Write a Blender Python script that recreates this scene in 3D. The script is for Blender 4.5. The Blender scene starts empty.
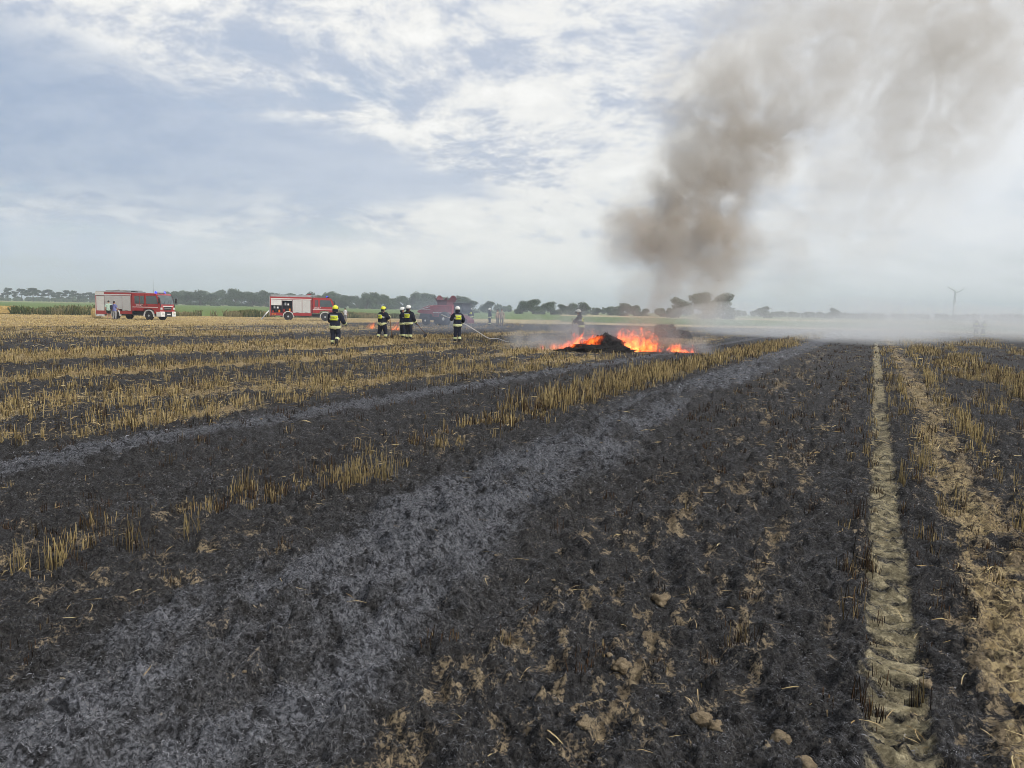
import bpy, bmesh, math, random
import numpy as np
from mathutils import Vector, Matrix, Euler, noise as mnoise
random.seed(7); RNG = np.random.default_rng(11)
PI = math.pi; R = math.radians
C = bpy.context.scene.collection
scene = bpy.context.scene

# ------------------------------------------------------------------ camera
F, H = 770.0, 1.75
def pdir(px, py): return Vector(((px-512)/F, -(py-384)/F, -1.0))
def horizon(x): return 300.5+(x-100)*0.0215
_n = pdir(0, horizon(0)).cross(pdir(1024, horizon(1024))).normalized()
if _n.y < 0: _n = -_n
_v = pdir(875, horizon(875)).normalized()
_x = _v.cross(_n)
ROT = Matrix((_x, _v, _n))                 # camera axes -> world; the stubble rows run along world +Y
def at(px, py):
    w = ROT @ pdir(px, py); t = -H/w.z
    return Vector((w.x*t, w.y*t, 0))
_f = ROT @ Vector((0, 0, -1))
FW = Vector((_f.x, _f.y, 0)).normalized(); RT = Vector((FW.y, -FW.x, 0))
def azim(px):                              # angle right of the view axis
    w = ROT @ pdir(px, horizon(px)); return math.atan2(w.dot(RT), w.dot(FW))
BASE = math.atan2(RT.y, RT.x)
def at_dist(px, dist):                     # ground point under a pixel column at a forward distance
    a = azim(px); return FW*dist + RT*(dist*math.tan(a))
def mpp(p): return Vector((p.x, p.y, 0)).dot(FW)/F

cd = bpy.data.cameras.new("camera"); cam = bpy.data.objects.new("camera", cd); C.objects.link(cam)
cam.matrix_world = Matrix.Translation((0, 0, H)) @ ROT.to_4x4()
cd.sensor_width = 36; cd.lens = F/1024*36; cd.clip_start = 0.05; cd.clip_end = 9000
scene.camera = cam

# ------------------------------------------------------------------ node helper
class S:
    def __init__(s, g, k): s.g, s.k = g, k
    def __add__(s, o): return s.g.m('ADD', s, o)
    def __radd__(s, o): return s.g.m('ADD', o, s)
    def __sub__(s, o): return s.g.m('SUBTRACT', s, o)
    def __rsub__(s, o): return s.g.m('SUBTRACT', o, s)
    def __mul__(s, o): return s.g.m('MULTIPLY', s, o)
    def __rmul__(s, o): return s.g.m('MULTIPLY', o, s)
    def __truediv__(s, o): return s.g.m('DIVIDE', s, o)
    def __pow__(s, o): return s.g.m('POWER', s, o)
class G:
    def __init__(s, tree): s.t = tree; tree.nodes.clear()
    def node(s, typ, **kw):
        n = s.t.nodes.new(typ)
        for k, v in kw.items(): setattr(n, k, v)
        return n
    def put(s, inp, v):
        if isinstance(v, S): s.t.links.new(v.k, inp)
        elif v is not None:
            if hasattr(inp.default_value, '__len__') and not hasattr(v, '__len__'): v = (v,)*3
            if inp.type == 'RGBA' and len(v) == 3: v = (*v, 1)
            inp.default_value = v
    def m(s, op, a, b=None, c=None, clamp=False):
        n = s.node('ShaderNodeMath', operation=op, use_clamp=clamp)
        for i, v in enumerate((a, b, c)):
            if v is not None: s.put(n.inputs[i], v)
        return S(s, n.outputs[0])
    def vm(s, op, a, b=None, sc=None):
        n = s.node('ShaderNodeVectorMath', operation=op); s.put(n.inputs[0], a)
        if b is not None: s.put(n.inputs[1], b)
        if sc is not None: s.put(n.inputs['Scale'], sc)
        return S(s, n.outputs['Value' if op in ('LENGTH', 'DOT_PRODUCT', 'DISTANCE') else 'Vector'])
    def sep(s, v):
        n = s.node('ShaderNodeSeparateXYZ'); s.put(n.inputs[0], v); return [S(s, o) for o in n.outputs]
    def comb(s, x, y, z):
        n = s.node('ShaderNodeCombineXYZ')
        for i, v in enumerate((x, y, z)): s.put(n.inputs[i], v)
        return S(s, n.outputs[0])
    def noise(s, vec, scale=1, detail=4, rough=.55, dist=0, lac=2, col=False):
        n = s.node('ShaderNodeTexNoise'); s.put(n.inputs['Vector'], vec); s.put(n.inputs['Scale'], scale)
        s.put(n.inputs['Detail'], detail); s.put(n.inputs['Roughness'], rough); s.put(n.inputs['Distortion'], dist); s.put(n.inputs['Lacunarity'], lac)
        return S(s, n.outputs['Color' if col else 0])
    def vor(s, vec, scale=1, feature='F1', out=0):
        n = s.node('ShaderNodeTexVoronoi', feature=feature); s.put(n.inputs['Vector'], vec); s.put(n.inputs['Scale'], scale); return S(s, n.outputs[out])
    def ss(s, x, a, b, o0=0., o1=1.):          # smoothstep map
        n = s.node('ShaderNodeMapRange', interpolation_type='SMOOTHSTEP')
        for k, v in (('Value', x), ('From Min', a), ('From Max', b), ('To Min', o0), ('To Max', o1)): s.put(n.inputs[k], v)
        return S(s, n.outputs[0])
    def lin(s, x, a, b, o0=0., o1=1.):
        n = s.node('ShaderNodeMapRange')
        for k, v in (('Value', x), ('From Min', a), ('From Max', b), ('To Min', o0), ('To Max', o1)): s.put(n.inputs[k], v)
        return S(s, n.outputs[0])
    def mix(s, f, a, b, blend='MIX'):
        n = s.node('ShaderNodeMix', data_type='RGBA', blend_type=blend)
        s.put(n.inputs[0], f); s.put(n.inputs[6], a); s.put(n.inputs[7], b); return S(s, n.outputs[2])
    def tex(s, which='Object'): return S(s, s.node('ShaderNodeTexCoord').outputs[which])
    def attr(s, name, out='Color'): return S(s, s.node('ShaderNodeAttribute', attribute_name=name).outputs[out])
    def sepc(s, c):
        n = s.node('ShaderNodeSeparateColor'); s.put(n.inputs[0], c); return [S(s, o) for o in n.outputs]

def newmat(name):
    m = bpy.data.materials.new(name); m.use_nodes = True; return m, G(m.node_tree)
def surf(g, color, rough=.8, metal=0, bump=None, bd=.01, bs=1., spec=.3, trans=0, emit=None, es=0, coat=0):
    b = g.node('ShaderNodeBsdfPrincipled'); o = g.node('ShaderNodeOutputMaterial')
    g.put(b.inputs['Base Color'], color); g.put(b.inputs['Roughness'], rough); g.put(b.inputs['Metallic'], metal)
    g.put(b.inputs['Specular IOR Level'], spec); g.put(b.inputs['Transmission Weight'], trans); g.put(b.inputs['Coat Weight'], coat)
    if emit is not None: g.put(b.inputs['Emission Color'], emit); g.put(b.inputs['Emission Strength'], es)
    if bump is not None:
        n = g.node('ShaderNodeBump'); g.put(n.inputs['Height'], bump); g.put(n.inputs['Distance'], bd); g.put(n.inputs['Strength'], bs)
        g.t.links.new(n.outputs[0], b.inputs['Normal'])
    g.t.links.new(b.outputs[0], o.inputs[0]); return b
_MATS = {}
def mat(name, col, rough=.6, metal=0, var=.25, scale=3., dirt=0., spec=.4, bump=0., emit=None, es=0, coat=0):
    if name in _MATS: return _MATS[name]
    m, g = newmat(name); p = g.tex()
    n = g.noise(p, scale, 5, .6)
    f = g.lin(n, .3, .7, 1-var, 1+var)
    c = g.vm('SCALE', col, sc=f)
    if dirt:
        d = g.ss(g.noise(p, scale*.8, 6, .65, .4), .45, .7)*dirt
        c = g.mix(d, c, (.14, .11, .075))
    surf(g, c, g.lin(n, .3, .7, max(.05, rough-.08), min(1, rough+.08)), metal, g.noise(p, scale*6, 3) if bump else None, bump or .01, 1, spec, emit=emit, es=es, coat=coat)
    _MATS[name] = m; return m

# ------------------------------------------------------------------ object helpers
def tag(o, label=None, cat=None, group=None, kind=None):
    if label: o['label'] = label
    if cat: o['category'] = cat
    if group: o['group'] = group
    if kind: o['kind'] = kind
    return o
def empty(name, loc, rz=0, scale=1.):
    o = bpy.data.objects.new(name, None); C.objects.link(o); o.location = loc; o.rotation_euler = (0, 0, rz)
    o.scale = (scale,)*3; o.empty_display_size = .2; return o
class MB:
    """collects shapes, builds ONE mesh object"""
    def __init__(s): s.v = []; s.f = []
    def raw(s, vs, fs, M=None):
        b = len(s.v)
        s.v += [tuple(M @ Vector(p)) if M is not None else tuple(p) for p in vs]
        s.f += [tuple(b+i for i in f) for f in fs]; return s
    def box(s, x0, x1, y0, y1, z0, z1, M=None):
        vs = [(x, y, z) for x in (x0, x1) for y in (y0, y1) for z in (z0, z1)]
        return s.raw(vs, [(0, 1, 3, 2), (4, 6, 7, 5), (0, 4, 5, 1), (2, 3, 7, 6), (0, 2, 6, 4), (1, 5, 7, 3)], M)
    def prism(s, poly, y0, y1, M=None):          # polygon in xz, extruded along y
        n = len(poly); vs = [(x, y0, z) for x, z in poly]+[(x, y1, z) for x, z in poly]
        fs = [tuple(range(n)), tuple(range(2*n-1, n-1, -1))]+[(i, i+n, (i+1) % n+n, (i+1) % n) for i in range(n)]
        return s.raw(vs, fs, M)
    def tube(s, pts, rad, n=8, cap=True):
        pts = [Vector(p) for p in pts]; rad = rad if hasattr(rad, '__len__') else [rad]*len(pts)
        b = len(s.v)
        for i, p in enumerate(pts):
            d = (pts[min(i+1, len(pts)-1)]-pts[max(i-1, 0)]).normalized()
            a = d.cross(Vector((0, 0, 1)) if abs(d.z) < .9 else Vector((1, 0, 0))).normalized(); c = d.cross(a)
            for k in range(n):
                t = 2*PI*k/n; s.v.append(tuple(p+(a*math.cos(t)+c*math.sin(t))*rad[i]))
        for i in range(len(pts)-1):
            for k in range(n):
                k2 = (k+1) % n; s.f.append((b+i*n+k, b+i*n+k2, b+(i+1)*n+k2, b+(i+1)*n+k))
        if cap:
            s.f.append(tuple(b+k for k in reversed(range(n)))); e = b+(len(pts)-1)*n; s.f.append(tuple(e+k for k in range(n)))
        return s
    def lathe(s, prof, n=24, M=None):            # profile (r, y) revolved about the y axis
        vs, fs = [], []
        for r, y in prof:
            for k in range(n): t = 2*PI*k/n; vs.append((r*math.cos(t), y, r*math.sin(t)))
        for i in range(len(prof)-1):
            for k in range(n):
                k2 = (k+1) % n; fs.append((i*n+k, (i+1)*n+k, (i+1)*n+k2, i*n+k2))
        fs.append(tuple(range(n))); fs.append(tuple(reversed(range((len(prof)-1)*n, len(prof)*n))))
        return s.raw(vs, fs, M)
    def ball(s, c, r, u=10, w=7):
        r = r if hasattr(r, '__len__') else (r,)*3; vs, fs = [], []
        for i in range(w+1):
            ph = PI*i/w
            for k in range(u): t = 2*PI*k/u; vs.append((c[0]+r[0]*math.sin(ph)*math.cos(t), c[1]+r[1]*math.sin(ph)*math.sin(t), c[2]+r[2]*math.cos(ph)))
        for i in range(w):
            for k in range(u): k2 = (k+1) % u; fs.append((i*u+k, (i+1)*u+k, (i+1)*u+k2, i*u+k2))
        return s.raw(vs, fs)
    def build(s, name, m, parent=None, bevel=0, smooth=False):
        me = bpy.data.meshes.new(name); me.from_pydata(s.v, [], s.f); me.validate(); me.update()
        if smooth or bevel: me.polygons.foreach_set('use_smooth', [True]*len(me.polygons))
        o = bpy.data.objects.new(name, me); C.objects.link(o)
        if m: me.materials.append(m)
        if parent: o.parent = parent
        if bevel:
            b = o.modifiers.new('b', 'BEVEL'); b.width = bevel; b.segments = 2; b.limit_method = 'ANGLE'; b.harden_normals = True
        return o
def npmesh(name, V, quads=None, m=None, col=None, tris=None, parent=None, smooth=False):
    me = bpy.data.meshes.new(name); me.vertices.add(len(V)); me.vertices.foreach_set('co', np.ascontiguousarray(V, np.float32).ravel())
    parts = [(a, k) for a, k in ((quads, 4), (tris, 3)) if a is not None and len(a)]
    nl = sum(a.size for a, k in parts); npoly = sum(len(a) for a, k in parts)
    me.loops.add(nl); me.polygons.add(npoly)
    me.loops.foreach_set('vertex_index', np.concatenate([a.ravel() for a, k in parts]).astype(np.int32))
    tot = np.concatenate([np.full(len(a), k) for a, k in parts]); st = np.concatenate([[0], np.cumsum(tot)[:-1]])
    me.polygons.foreach_set('loop_start', st.astype(np.int32))
    if smooth: me.polygons.foreach_set('use_smooth', np.ones(npoly, bool))
    if col is not None:
        for nm, c in (col.items() if isinstance(col, dict) else {'tint': col}.items()):
            a = me.attributes.new(nm, 'FLOAT_COLOR', 'POINT')
            a.data.foreach_set('color', np.concatenate([c, np.ones((len(c), 1))], 1).astype(np.float32).ravel())
    me.update(calc_edges=True); me.validate()
    o = bpy.data.objects.new(name, me); C.objects.link(o)
    if m: me.materials.append(m)
    if parent: o.parent = parent
    return o
_TXT = {}
def text(name, body, size, m, parent, M, ext=.003):
    c = bpy.data.curves.new(name, 'FONT'); c.body = body; c.size = size; c.extrude = ext; c.align_x = 'CENTER'; c.align_y = 'CENTER'
    o = bpy.data.objects.new(name, c); C.objects.link(o)
    if (body, size) not in _TXT: _TXT[body, size] = bpy.data.meshes.new_from_object(o)
    bpy.data.objects.remove(o); me = _TXT[body, size].copy(); me.materials.clear(); me.materials.append(m); o = bpy.data.objects.new(name, me); C.objects.link(o); o.parent = parent; o.matrix_local = M; return o
def copy_tree(o, parent=None):
    c = o.copy(); C.objects.link(c)
    if parent: c.parent = parent
    for ch in list(o.children): copy_tree(ch, c)
    return c

# ------------------------------------------------------------------ numpy noise
def _h(ix, iy, s):
    n = (ix.astype(np.int64)*374761393+iy.astype(np.int64)*668265263+s*2147483647) & 0xffffffff
    n = ((n ^ (n >> 13))*1274126177) & 0xffffffff
    return ((n ^ (n >> 16)) & 0xffff)/65535.
def vn(x, y, s=0):
    ix, iy = np.floor(x), np.floor(y); fx, fy = x-ix, y-iy; fx = fx*fx*(3-2*fx); fy = fy*fy*(3-2*fy)
    a, b, c, d = _h(ix, iy, s), _h(ix+1, iy, s), _h(ix, iy+1, s), _h(ix+1, iy+1, s)
    return (a*(1-fx)+b*fx)*(1-fy)+(c*(1-fx)+d*fx)*fy
def fbm(x, y, s=0, o=4):
    t = 0; a = 1; w = 0
    for i in range(o):
        t = t+a*vn(x*2**i+17.3*i, y*2**i-9.1*i, s+i); w += a; a *= .55
    return t/w
def sm(x, a, b): t = np.clip((x-a)/(b-a), 0, 1); return t*t*(3-2*t)

# ------------------------------------------------------------------ what lies where on the field
def ash_c(Y): return np.interp(Y, [0, 3, 9, 15, 45, 90], [-2.4, -2.7, -3.38, -3.65, -3.5, -3.2])
def row_c(Y): return np.interp(Y, [2, 3.5, 6.4, 9.8, 21, 45], [-4.75, -5.1, -4.9, -5.1, -5.55, -5.1])
def row_w(Y): return np.interp(Y, [2, 8, 14, 21, 45], [.28, .34, .48, .62, .75])
_ga, _gb = at(0, 314.2), at(440, 318.9)
_gn = Vector((-( _gb-_ga).y, (_gb-_ga).x, 0)).normalized()
if _gn.dot(FW) < 0: _gn = -_gn
def green_line(X, Y): return (X-_ga.x)*_gn.x+(Y-_ga.y)*_gn.y
def zones(X, Y):
    D = X*FW.x+Y*FW.y; A = X*RT.x+Y*RT.y
    w1 = fbm(X*1.2, Y*.5, 3)-.5; pat = fbm(X*2.2, Y*1.1, 8, 4); big = fbm(X*.45, Y*.06, 21, 3)
    near = D < 60
    e = (X-ash_c(Y)+w1*.7)/.92
    ash = sm(1-np.abs(e), 0, .6)*(.28+.85*sm(fbm(X*5.5, Y*1.1, 5, 5)*.6+fbm(X*1.6, Y*.8, 6, 3)*.4, .34, .62))
    ash2 = sm(1-np.abs(X+8.02+w1*.3)/.42, 0, .6)*.75
    ash3 = sm(1-np.abs(X+11.3+w1*.6)/.4, 0, .8)*.25
    ash = np.clip(ash+ash2+ash3+.16*sm(pat, .45, .75), 0, 1)
    ash *= np.where(X < -12.5, .5, 1)
    # bare soil and flattened straw
    tr = sm(1-np.abs(X-.19+(fbm(X*5, Y*4, 33, 3)-.5)*.10)/.16, 0, .5)*(.6+.5*fbm(X*9, Y*6, 35, 3))
    tr = tr*(1-np.where(D < 22, 1., .5)*sm(.76-lug_print(X, Y), 0, .75)*.92*(.62+.6*fbm(X*6, Y*3, 36, 3)))  # lug grooves darkened to char in the colour, standing in for their shade
    path = sm(1-np.abs(X-(.78+.015*np.clip(Y, 0, 16))+w1*.25)/.44, 0, .8)*sm(fbm(X*2.6, Y*1.3, 31, 4)*.55+fbm(X*6, Y*13, 32, 4)*.45, .26, .52)*.97
    mid = sm(1-np.abs(X+1.25+.045*np.clip(Y-3, 0, 25)+w1*.5)/.75, 0, .9)*sm(fbm(X*3.2, Y*2., 41, 4)*.4+fbm(X*15, Y*11, 42, 4)*.6, .46, .70)*.62
    faint = sm(1-np.abs(X+.57+w1*.2)/.13, 0, .8)*sm(fbm(X*2, Y*.8, 51, 3), .42, .6)*.6
    far_r = sm(1-np.abs(X-1.42+w1*.3)/.2, 0, .8)*.35
    soil = np.clip(mid+path*.7+sm(fbm(X*14, Y*9, 43, 3)*.5+fbm(X*6.5, Y*.5, 44, 3)*.5, .49, .69)*.52*(X > -7)*np.clip(1-1.6*ash, 0, 1)+faint*.4, 0, 1)
    straw = np.clip(path*.55+faint*.5+far_r, 0, 1)
    rb = np.exp(-((X-row_c(Y))/(row_w(Y)*1.0))**2)*sm(fbm(X*1.5, Y*.7, 61, 3), .3, .6)*np.interp(Y, [2, 8, 16], [.6, .6, .8])
    straw = np.maximum(straw, rb*.6)
    # big left stubble
    band = np.interp(-X, [8.6, 9.6, 11, 13.2, 13.8, 15.2, 15.7, 17, 17.6, 19.8, 20.6, 26, 26.8, 30, 31.5, 49, 53], [0, .35, .6, .6, .2, .25, .85, .85, .12, .12, .75, .7, .1, .1, .42, .5, 1.])
    bw = X+(fbm(X*.5, Y*.12, 71, 3)-.5)*3.2
    band = np.interp(-bw, [8.6, 9.6, 11, 13.2, 13.8, 15.2, 15.7, 17, 17.6, 19.8, 20.6, 26, 26.8, 30, 31.5, 49, 53], [0, .35, .6, .6, .2, .25, .85, .85, .12, .12, .75, .7, .1, .1, .42, .5, 1.])
    lf = band*(.35+.9*sm(big, .32, .62))*(X < -8.5)*(.72+.6*sm(fbm(X*.9, Y*.45, 23, 4), .38, .6))
    lf = np.where(X < -50, np.maximum(lf, .9*sm(-bw, 50, 53)), lf)
    lf *= np.where((X > -48) & (Y > 60), .45, 1)
    rg = sm(fbm(X*.55, Y*.13, 81, 3), .42, .6)*sm(X, 1.7, 2.4)*sm(Y, 9, 16)*.75
    straw = np.clip(np.maximum(np.maximum(straw, lf*1.0), rg*.55), 0, 1)
    # farther fields
    gl = green_line(X, Y); gw = gl+(fbm(X*.05, Y*.05, 91, 3)-.5)*3
    leftside = sm(-A/np.maximum(D, 1), -.02, .04)
    gD = D+(fbm(X*.02, Y*.02, 95, 3)-.5)*12
    green = np.where(A/np.maximum(D, 1) < .06, sm(gw, 1.5, 4), sm(gD, 118, 126))
    pale = np.where(A/np.maximum(D, 1) < .06, np.interp(gl, [1, 4, 6, 380, 420, 470, 520], [.0, .5, .1, .05, .6, .6, .2]),
                    np.interp(gD, [98, 104, 116, 124, 235, 260, 330, 360], [0, .95, .95, .05, .05, .95, .95, .2]))
    mx = sm(A/np.maximum(D, 1), -.10, .0)*(A/np.maximum(D, 1) < .06)*sm(gD, 92, 100)*(1-sm(gD, 118, 150))
    pale = np.maximum(pale, mx*.85)
    kill = 1-np.maximum(green, sm(gD, 100, 106)*(A/np.maximum(D, 1) > .06))
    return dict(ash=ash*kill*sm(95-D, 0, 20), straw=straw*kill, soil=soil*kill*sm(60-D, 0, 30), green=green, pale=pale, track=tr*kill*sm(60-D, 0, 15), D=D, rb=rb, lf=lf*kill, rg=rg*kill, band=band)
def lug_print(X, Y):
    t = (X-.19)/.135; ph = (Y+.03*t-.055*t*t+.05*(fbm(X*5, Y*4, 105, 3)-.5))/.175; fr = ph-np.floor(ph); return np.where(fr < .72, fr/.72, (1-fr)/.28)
def height(X, Y, z=None):
    z = z or zones(X, Y); D = z['D']
    nf = sm(45-D, 0, 25)
    h = (fbm(X*1.3, Y*1.3, 101, 3)-.5)*.07
    cl = fbm(X*9, Y*9, 102, 4); h = h+(np.maximum(cl-.40, 0)*.26+(fbm(X*24, Y*24, 103, 3)-.5)*.022)*np.clip(1-z['track']*.8, 0, 1)
    e = (X-ash_c(Y))/.95
    h = h+np.clip(1-e*e, 0, 1)*(.05+.32*(fbm(X*5.5, Y*2.2, 104, 5)-.35))
    h = h+np.exp(-((X+8.02)/.4)**2)*.06
    # tyre track: a shallow rut with slanted lug prints
    t = (X-.19)/.135
    lug = lug_print(X, Y)
    h = h+sm(1-np.abs(t)*.88, 0, .3)*(-.035+.05*lug*(.6+.8*vn(X*7, Y*7, 106)))
    t2 = np.clip(1-np.abs(X-.9)/.3, 0, 1); h = h-t2*.035+t2*.03*np.abs(np.sin(Y*11+X*3))
    return h*nf-.02

# ------------------------------------------------------------------ the ground, one sheet to the horizon
def build_ground():
    r = [0.9]
    while r[-1] < 7000:
        D = r[-1]; r.append(D+max(.0035*D, min(1.7*D*D/(F*H), .03*D if D < 300 else .08*D)))
    r = np.array(r); a0 = math.atan2(FW.x, FW.y)                    # azimuth measured from +Y
    an = np.concatenate([np.arange(-.95, .95, .0023), np.linspace(.95, 2*PI-.95, 140)])+a0
    RR, AA = np.meshgrid(r, an, indexing='ij'); X = RR*np.sin(AA); Y = RR*np.cos(AA)
    nr, na = X.shape; X = X.ravel(); Y = Y.ravel(); z = zones(X, Y); Z = height(X, Y, z)
    V = np.stack([X, Y, Z], 1)
    i = np.arange(nr-1)[:, None]*na; j = np.arange(na)[None]; j2 = (j+1) % na
    q = np.stack([i+j, i+j2, i+na+j2, i+na+j], -1).reshape(-1, 4)
    V = np.concatenate([V, [[0, 0, -.02]]]); c = len(V)-1; tri = np.stack([np.full(na, c), (np.arange(na)+1) % na, np.arange(na)], 1)
    pad = lambda *k: np.concatenate([np.stack([z[a] for a in k], 1), [[0, 0, 0]]])
    q = q[:, ::-1]; tri = tri[:, ::-1]
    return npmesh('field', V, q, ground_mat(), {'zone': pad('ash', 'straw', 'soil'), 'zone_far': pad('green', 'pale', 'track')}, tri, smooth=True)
def ground_mat():
    m, g = newmat('burnt field'); p = g.tex()
    ash, straw, soil = g.sepc(g.attr('zone')); green, pale, track = g.sepc(g.attr('zone_far'))
    fine = g.noise(p, 55, 4, .65, .6); med = g.noise(p, 11, 3, .6, .3); lrg = g.noise(p, 1.7, 2, .6)
    px, py, pz = g.sep(p)
    fib = g.noise(p, 70, 2, .6, 2.2)
    fibre = g.ss(g.m('ABSOLUTE', fib-.5), .05, .0)                   # thin curly ridges: burnt straw that kept its shape
    char = g.mix(g.ss(fine, .35, .7), (.010, .0096, .0096), (.078, .074, .072))
    char = g.mix(fibre*g.ss(med, .3, .6)*.8, char, (.15, .153, .17))
    ashc = g.mix(g.ss(fine, .32, .68), (.026, .028, .034), (.27, .28, .315))
    ashc = g.mix(g.ss(med, .50, .36)*.8, ashc, (.014, .014, .017))
    c = g.mix(g.ss(ash+(med-.5)*.7+(fine-.5)*.8, .05, 1.0), char, ashc)
    soilc = g.mix(g.ss(med, .35, .65), (.13, .10, .068), (.42, .335, .22)); soilc = g.mix(g.ss(fine, .6, .35)*.7, soilc, (.045, .038, .03))
    c = g.mix(g.ss(soil+(fine-.5)*1.7+(med-.5)*1.1, .36, .72), c, soilc)
    strx = g.noise(g.vm('MULTIPLY', p, (1, .45, 1)), 38, 3, .6, 1.2)
    strawc = g.mix(g.ss(strx, .36, .62), (.20, .145, .075), (.56, .45, .26)); strawc = g.mix(g.ss(lrg, .4, .7)*.4, strawc, (.36, .22, .075))
    c = g.mix(g.ss(straw+(strx-.5)*.9+(med-.5)*.5, .40, .62), c, strawc)
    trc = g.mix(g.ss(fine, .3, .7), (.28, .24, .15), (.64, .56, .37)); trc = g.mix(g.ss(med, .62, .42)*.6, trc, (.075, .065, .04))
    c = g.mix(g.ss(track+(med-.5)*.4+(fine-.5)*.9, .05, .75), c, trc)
    gf = g.noise(g.vm('MULTIPLY', p, (.05, .05, 1)), 1, 3, .6)
    greenc = g.mix(gf, (.085, .165, .035), (.15, .225, .055))
    c = g.mix(green, c, greenc)
    c = g.mix(pale, c, g.mix(gf, (.46, .38, .22), (.56, .47, .27)))
    surf(g, c, .92, 0, fine+fibre*.5+med*1.2, .018, .9, .15)
    return m
field = tag(build_ground(), 'burnt stubble field with ash rows and a tyre track', kind='structure')
# ------------------------------------------------------------------ loose straw, ash fibres, stubble
def tint_mat(name, rough=.85, spec=.15):
    m, g = newmat(name); c = g.attr('tint'); n = g.noise(g.tex(), 40, 2)
    surf(g, g.vm('SCALE', c, sc=g.lin(n, .3, .7, .8, 1.2)), rough, 0, spec=spec); return m
TINT = tint_mat('straw and ash')
def sample_wedge(n, d0, d1, amax=.74, power=1.):
    u = RNG.random(n); D = (d0**power+u*(d1**power-d0**power))**(1/power); t = RNG.uniform(-amax, amax, n)
    P = D[:, None]*(np.array([FW.x, FW.y])[None]+t[:, None]*np.array([RT.x, RT.y])[None]); return P[:, 0], P[:, 1]
def fibres(name, X, Y, L, W, cols, lift, curl=.8):
    n = len(X); z0 = height(X, Y); th = RNG.uniform(0, 2*PI, n); dth = RNG.normal(0, curl, n); el = RNG.uniform(-.15, 1, n)*lift
    V = np.zeros((n, 4, 2, 3)); pos = np.stack([X, Y, z0+.004], 1); d = th.copy()
    for k in range(4):
        dirx = np.stack([np.cos(d), np.sin(d), np.zeros(n)], 1); side = np.stack([-np.sin(d), np.cos(d), RNG.normal(0, .5, n)], 1)
        w = W*(1 if k in (1, 2) else .6)
        V[:, k, 0] = pos-side*w[:, None]/2; V[:, k, 1] = pos+side*w[:, None]/2
        pos = pos+dirx*(L/3)[:, None]; pos[:, 2] += (el*L/3)*(1.2 if k == 0 else (.3 if k == 1 else -.9)); d = d+dth/3
    b = np.arange(n)[:, None, None]*8; k = np.arange(3)[None, :, None]*2
    q = (b+k+np.array([0, 1, 3, 2])[None, None]).reshape(-1, 4)
    return npmesh(name, V.reshape(-1, 3), q, TINT, np.repeat(cols, 8, 0))
def mixcol(a, b, t): return np.array(a)[None]*(1-t[:, None])+np.array(b)[None]*t[:, None]
def burnt_fibres():
    Xs, Ys, Ls, Ws, Cs = [], [], [], [], []
    for n, d0, d1, l, w in ((430000, 2.3, 6.5, .019, .0013), (260000, 6.5, 16, .040, .0028), (80000, 16, 40, .09, .009)):
        X, Y = sample_wedge(n, d0, d1, .78, 1.5); z = zones(X, Y)
        keep = RNG.random(n) < np.clip(.42+.7*z['ash']-.5*z['track']-.5*z['soil']-.3*z['straw']*1.2, .03, 1); keep &= (X > -14) | (RNG.random(n) < .3)
        X, Y = X[keep], Y[keep]; a = z['ash'][keep]; n = len(X)
        br = np.clip(RNG.beta(.8, 2.5, n)*(.72+.5*a), 0, 1)
        c = mixcol((.006, .006, .007), (.54, .55, .60), br)
        Xs.append(X); Ys.append(Y); Ls.append(l*RNG.uniform(.5, 1.6, n)); Ws.append(w*RNG.uniform(.6, 1.5, n)); Cs.append(c)
    o = fibres('ash', np.concatenate(Xs), np.concatenate(Ys), np.concatenate(Ls), np.concatenate(Ws), np.concatenate(Cs), .8, 1.3)
    tag(o, 'grey and black burnt straw fibres lying over the scorched soil', kind='stuff')
burnt_fibres()
def loose_straw():
    Xs, Ys, Ls, Ws, Cs = [], [], [], [], []
    for n, d0, d1, l, w in ((26000, 2.3, 9, .10, .0042), (90000, 9, 26, .16, .008), (90000, 26, 75, .3, .022)):
        X, Y = sample_wedge(n, d0, d1, .8, 1.5); z = zones(X, Y)
        pr = np.clip(z['straw']*(.75+.5*(X < -9))+z['soil']*.12+z['track']*.16+.012, 0, 1)
        pr = np.where(fbm(X*1.7, Y*.9, 301, 3) > .47, pr, pr*.15)
        keep = RNG.random(n) < pr; X, Y = X[keep], Y[keep]; n = len(X)
        c = mixcol((.24, .15, .06), (.62, .50, .27), RNG.beta(2, 1.6, n))
        Xs.append(X); Ys.append(Y); Ls.append(l*RNG.uniform(.35, 1.7, n)); Ws.append(w*RNG.uniform(.6, 1.3, n)); Cs.append(c)
    o = fibres('straw', np.concatenate(Xs), np.concatenate(Ys), np.concatenate(Ls), np.concatenate(Ws), np.concatenate(Cs), .35, .35)
    tag(o, 'loose yellow straw lying on the tracks and between stubble', kind='stuff')
loose_straw()
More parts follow.
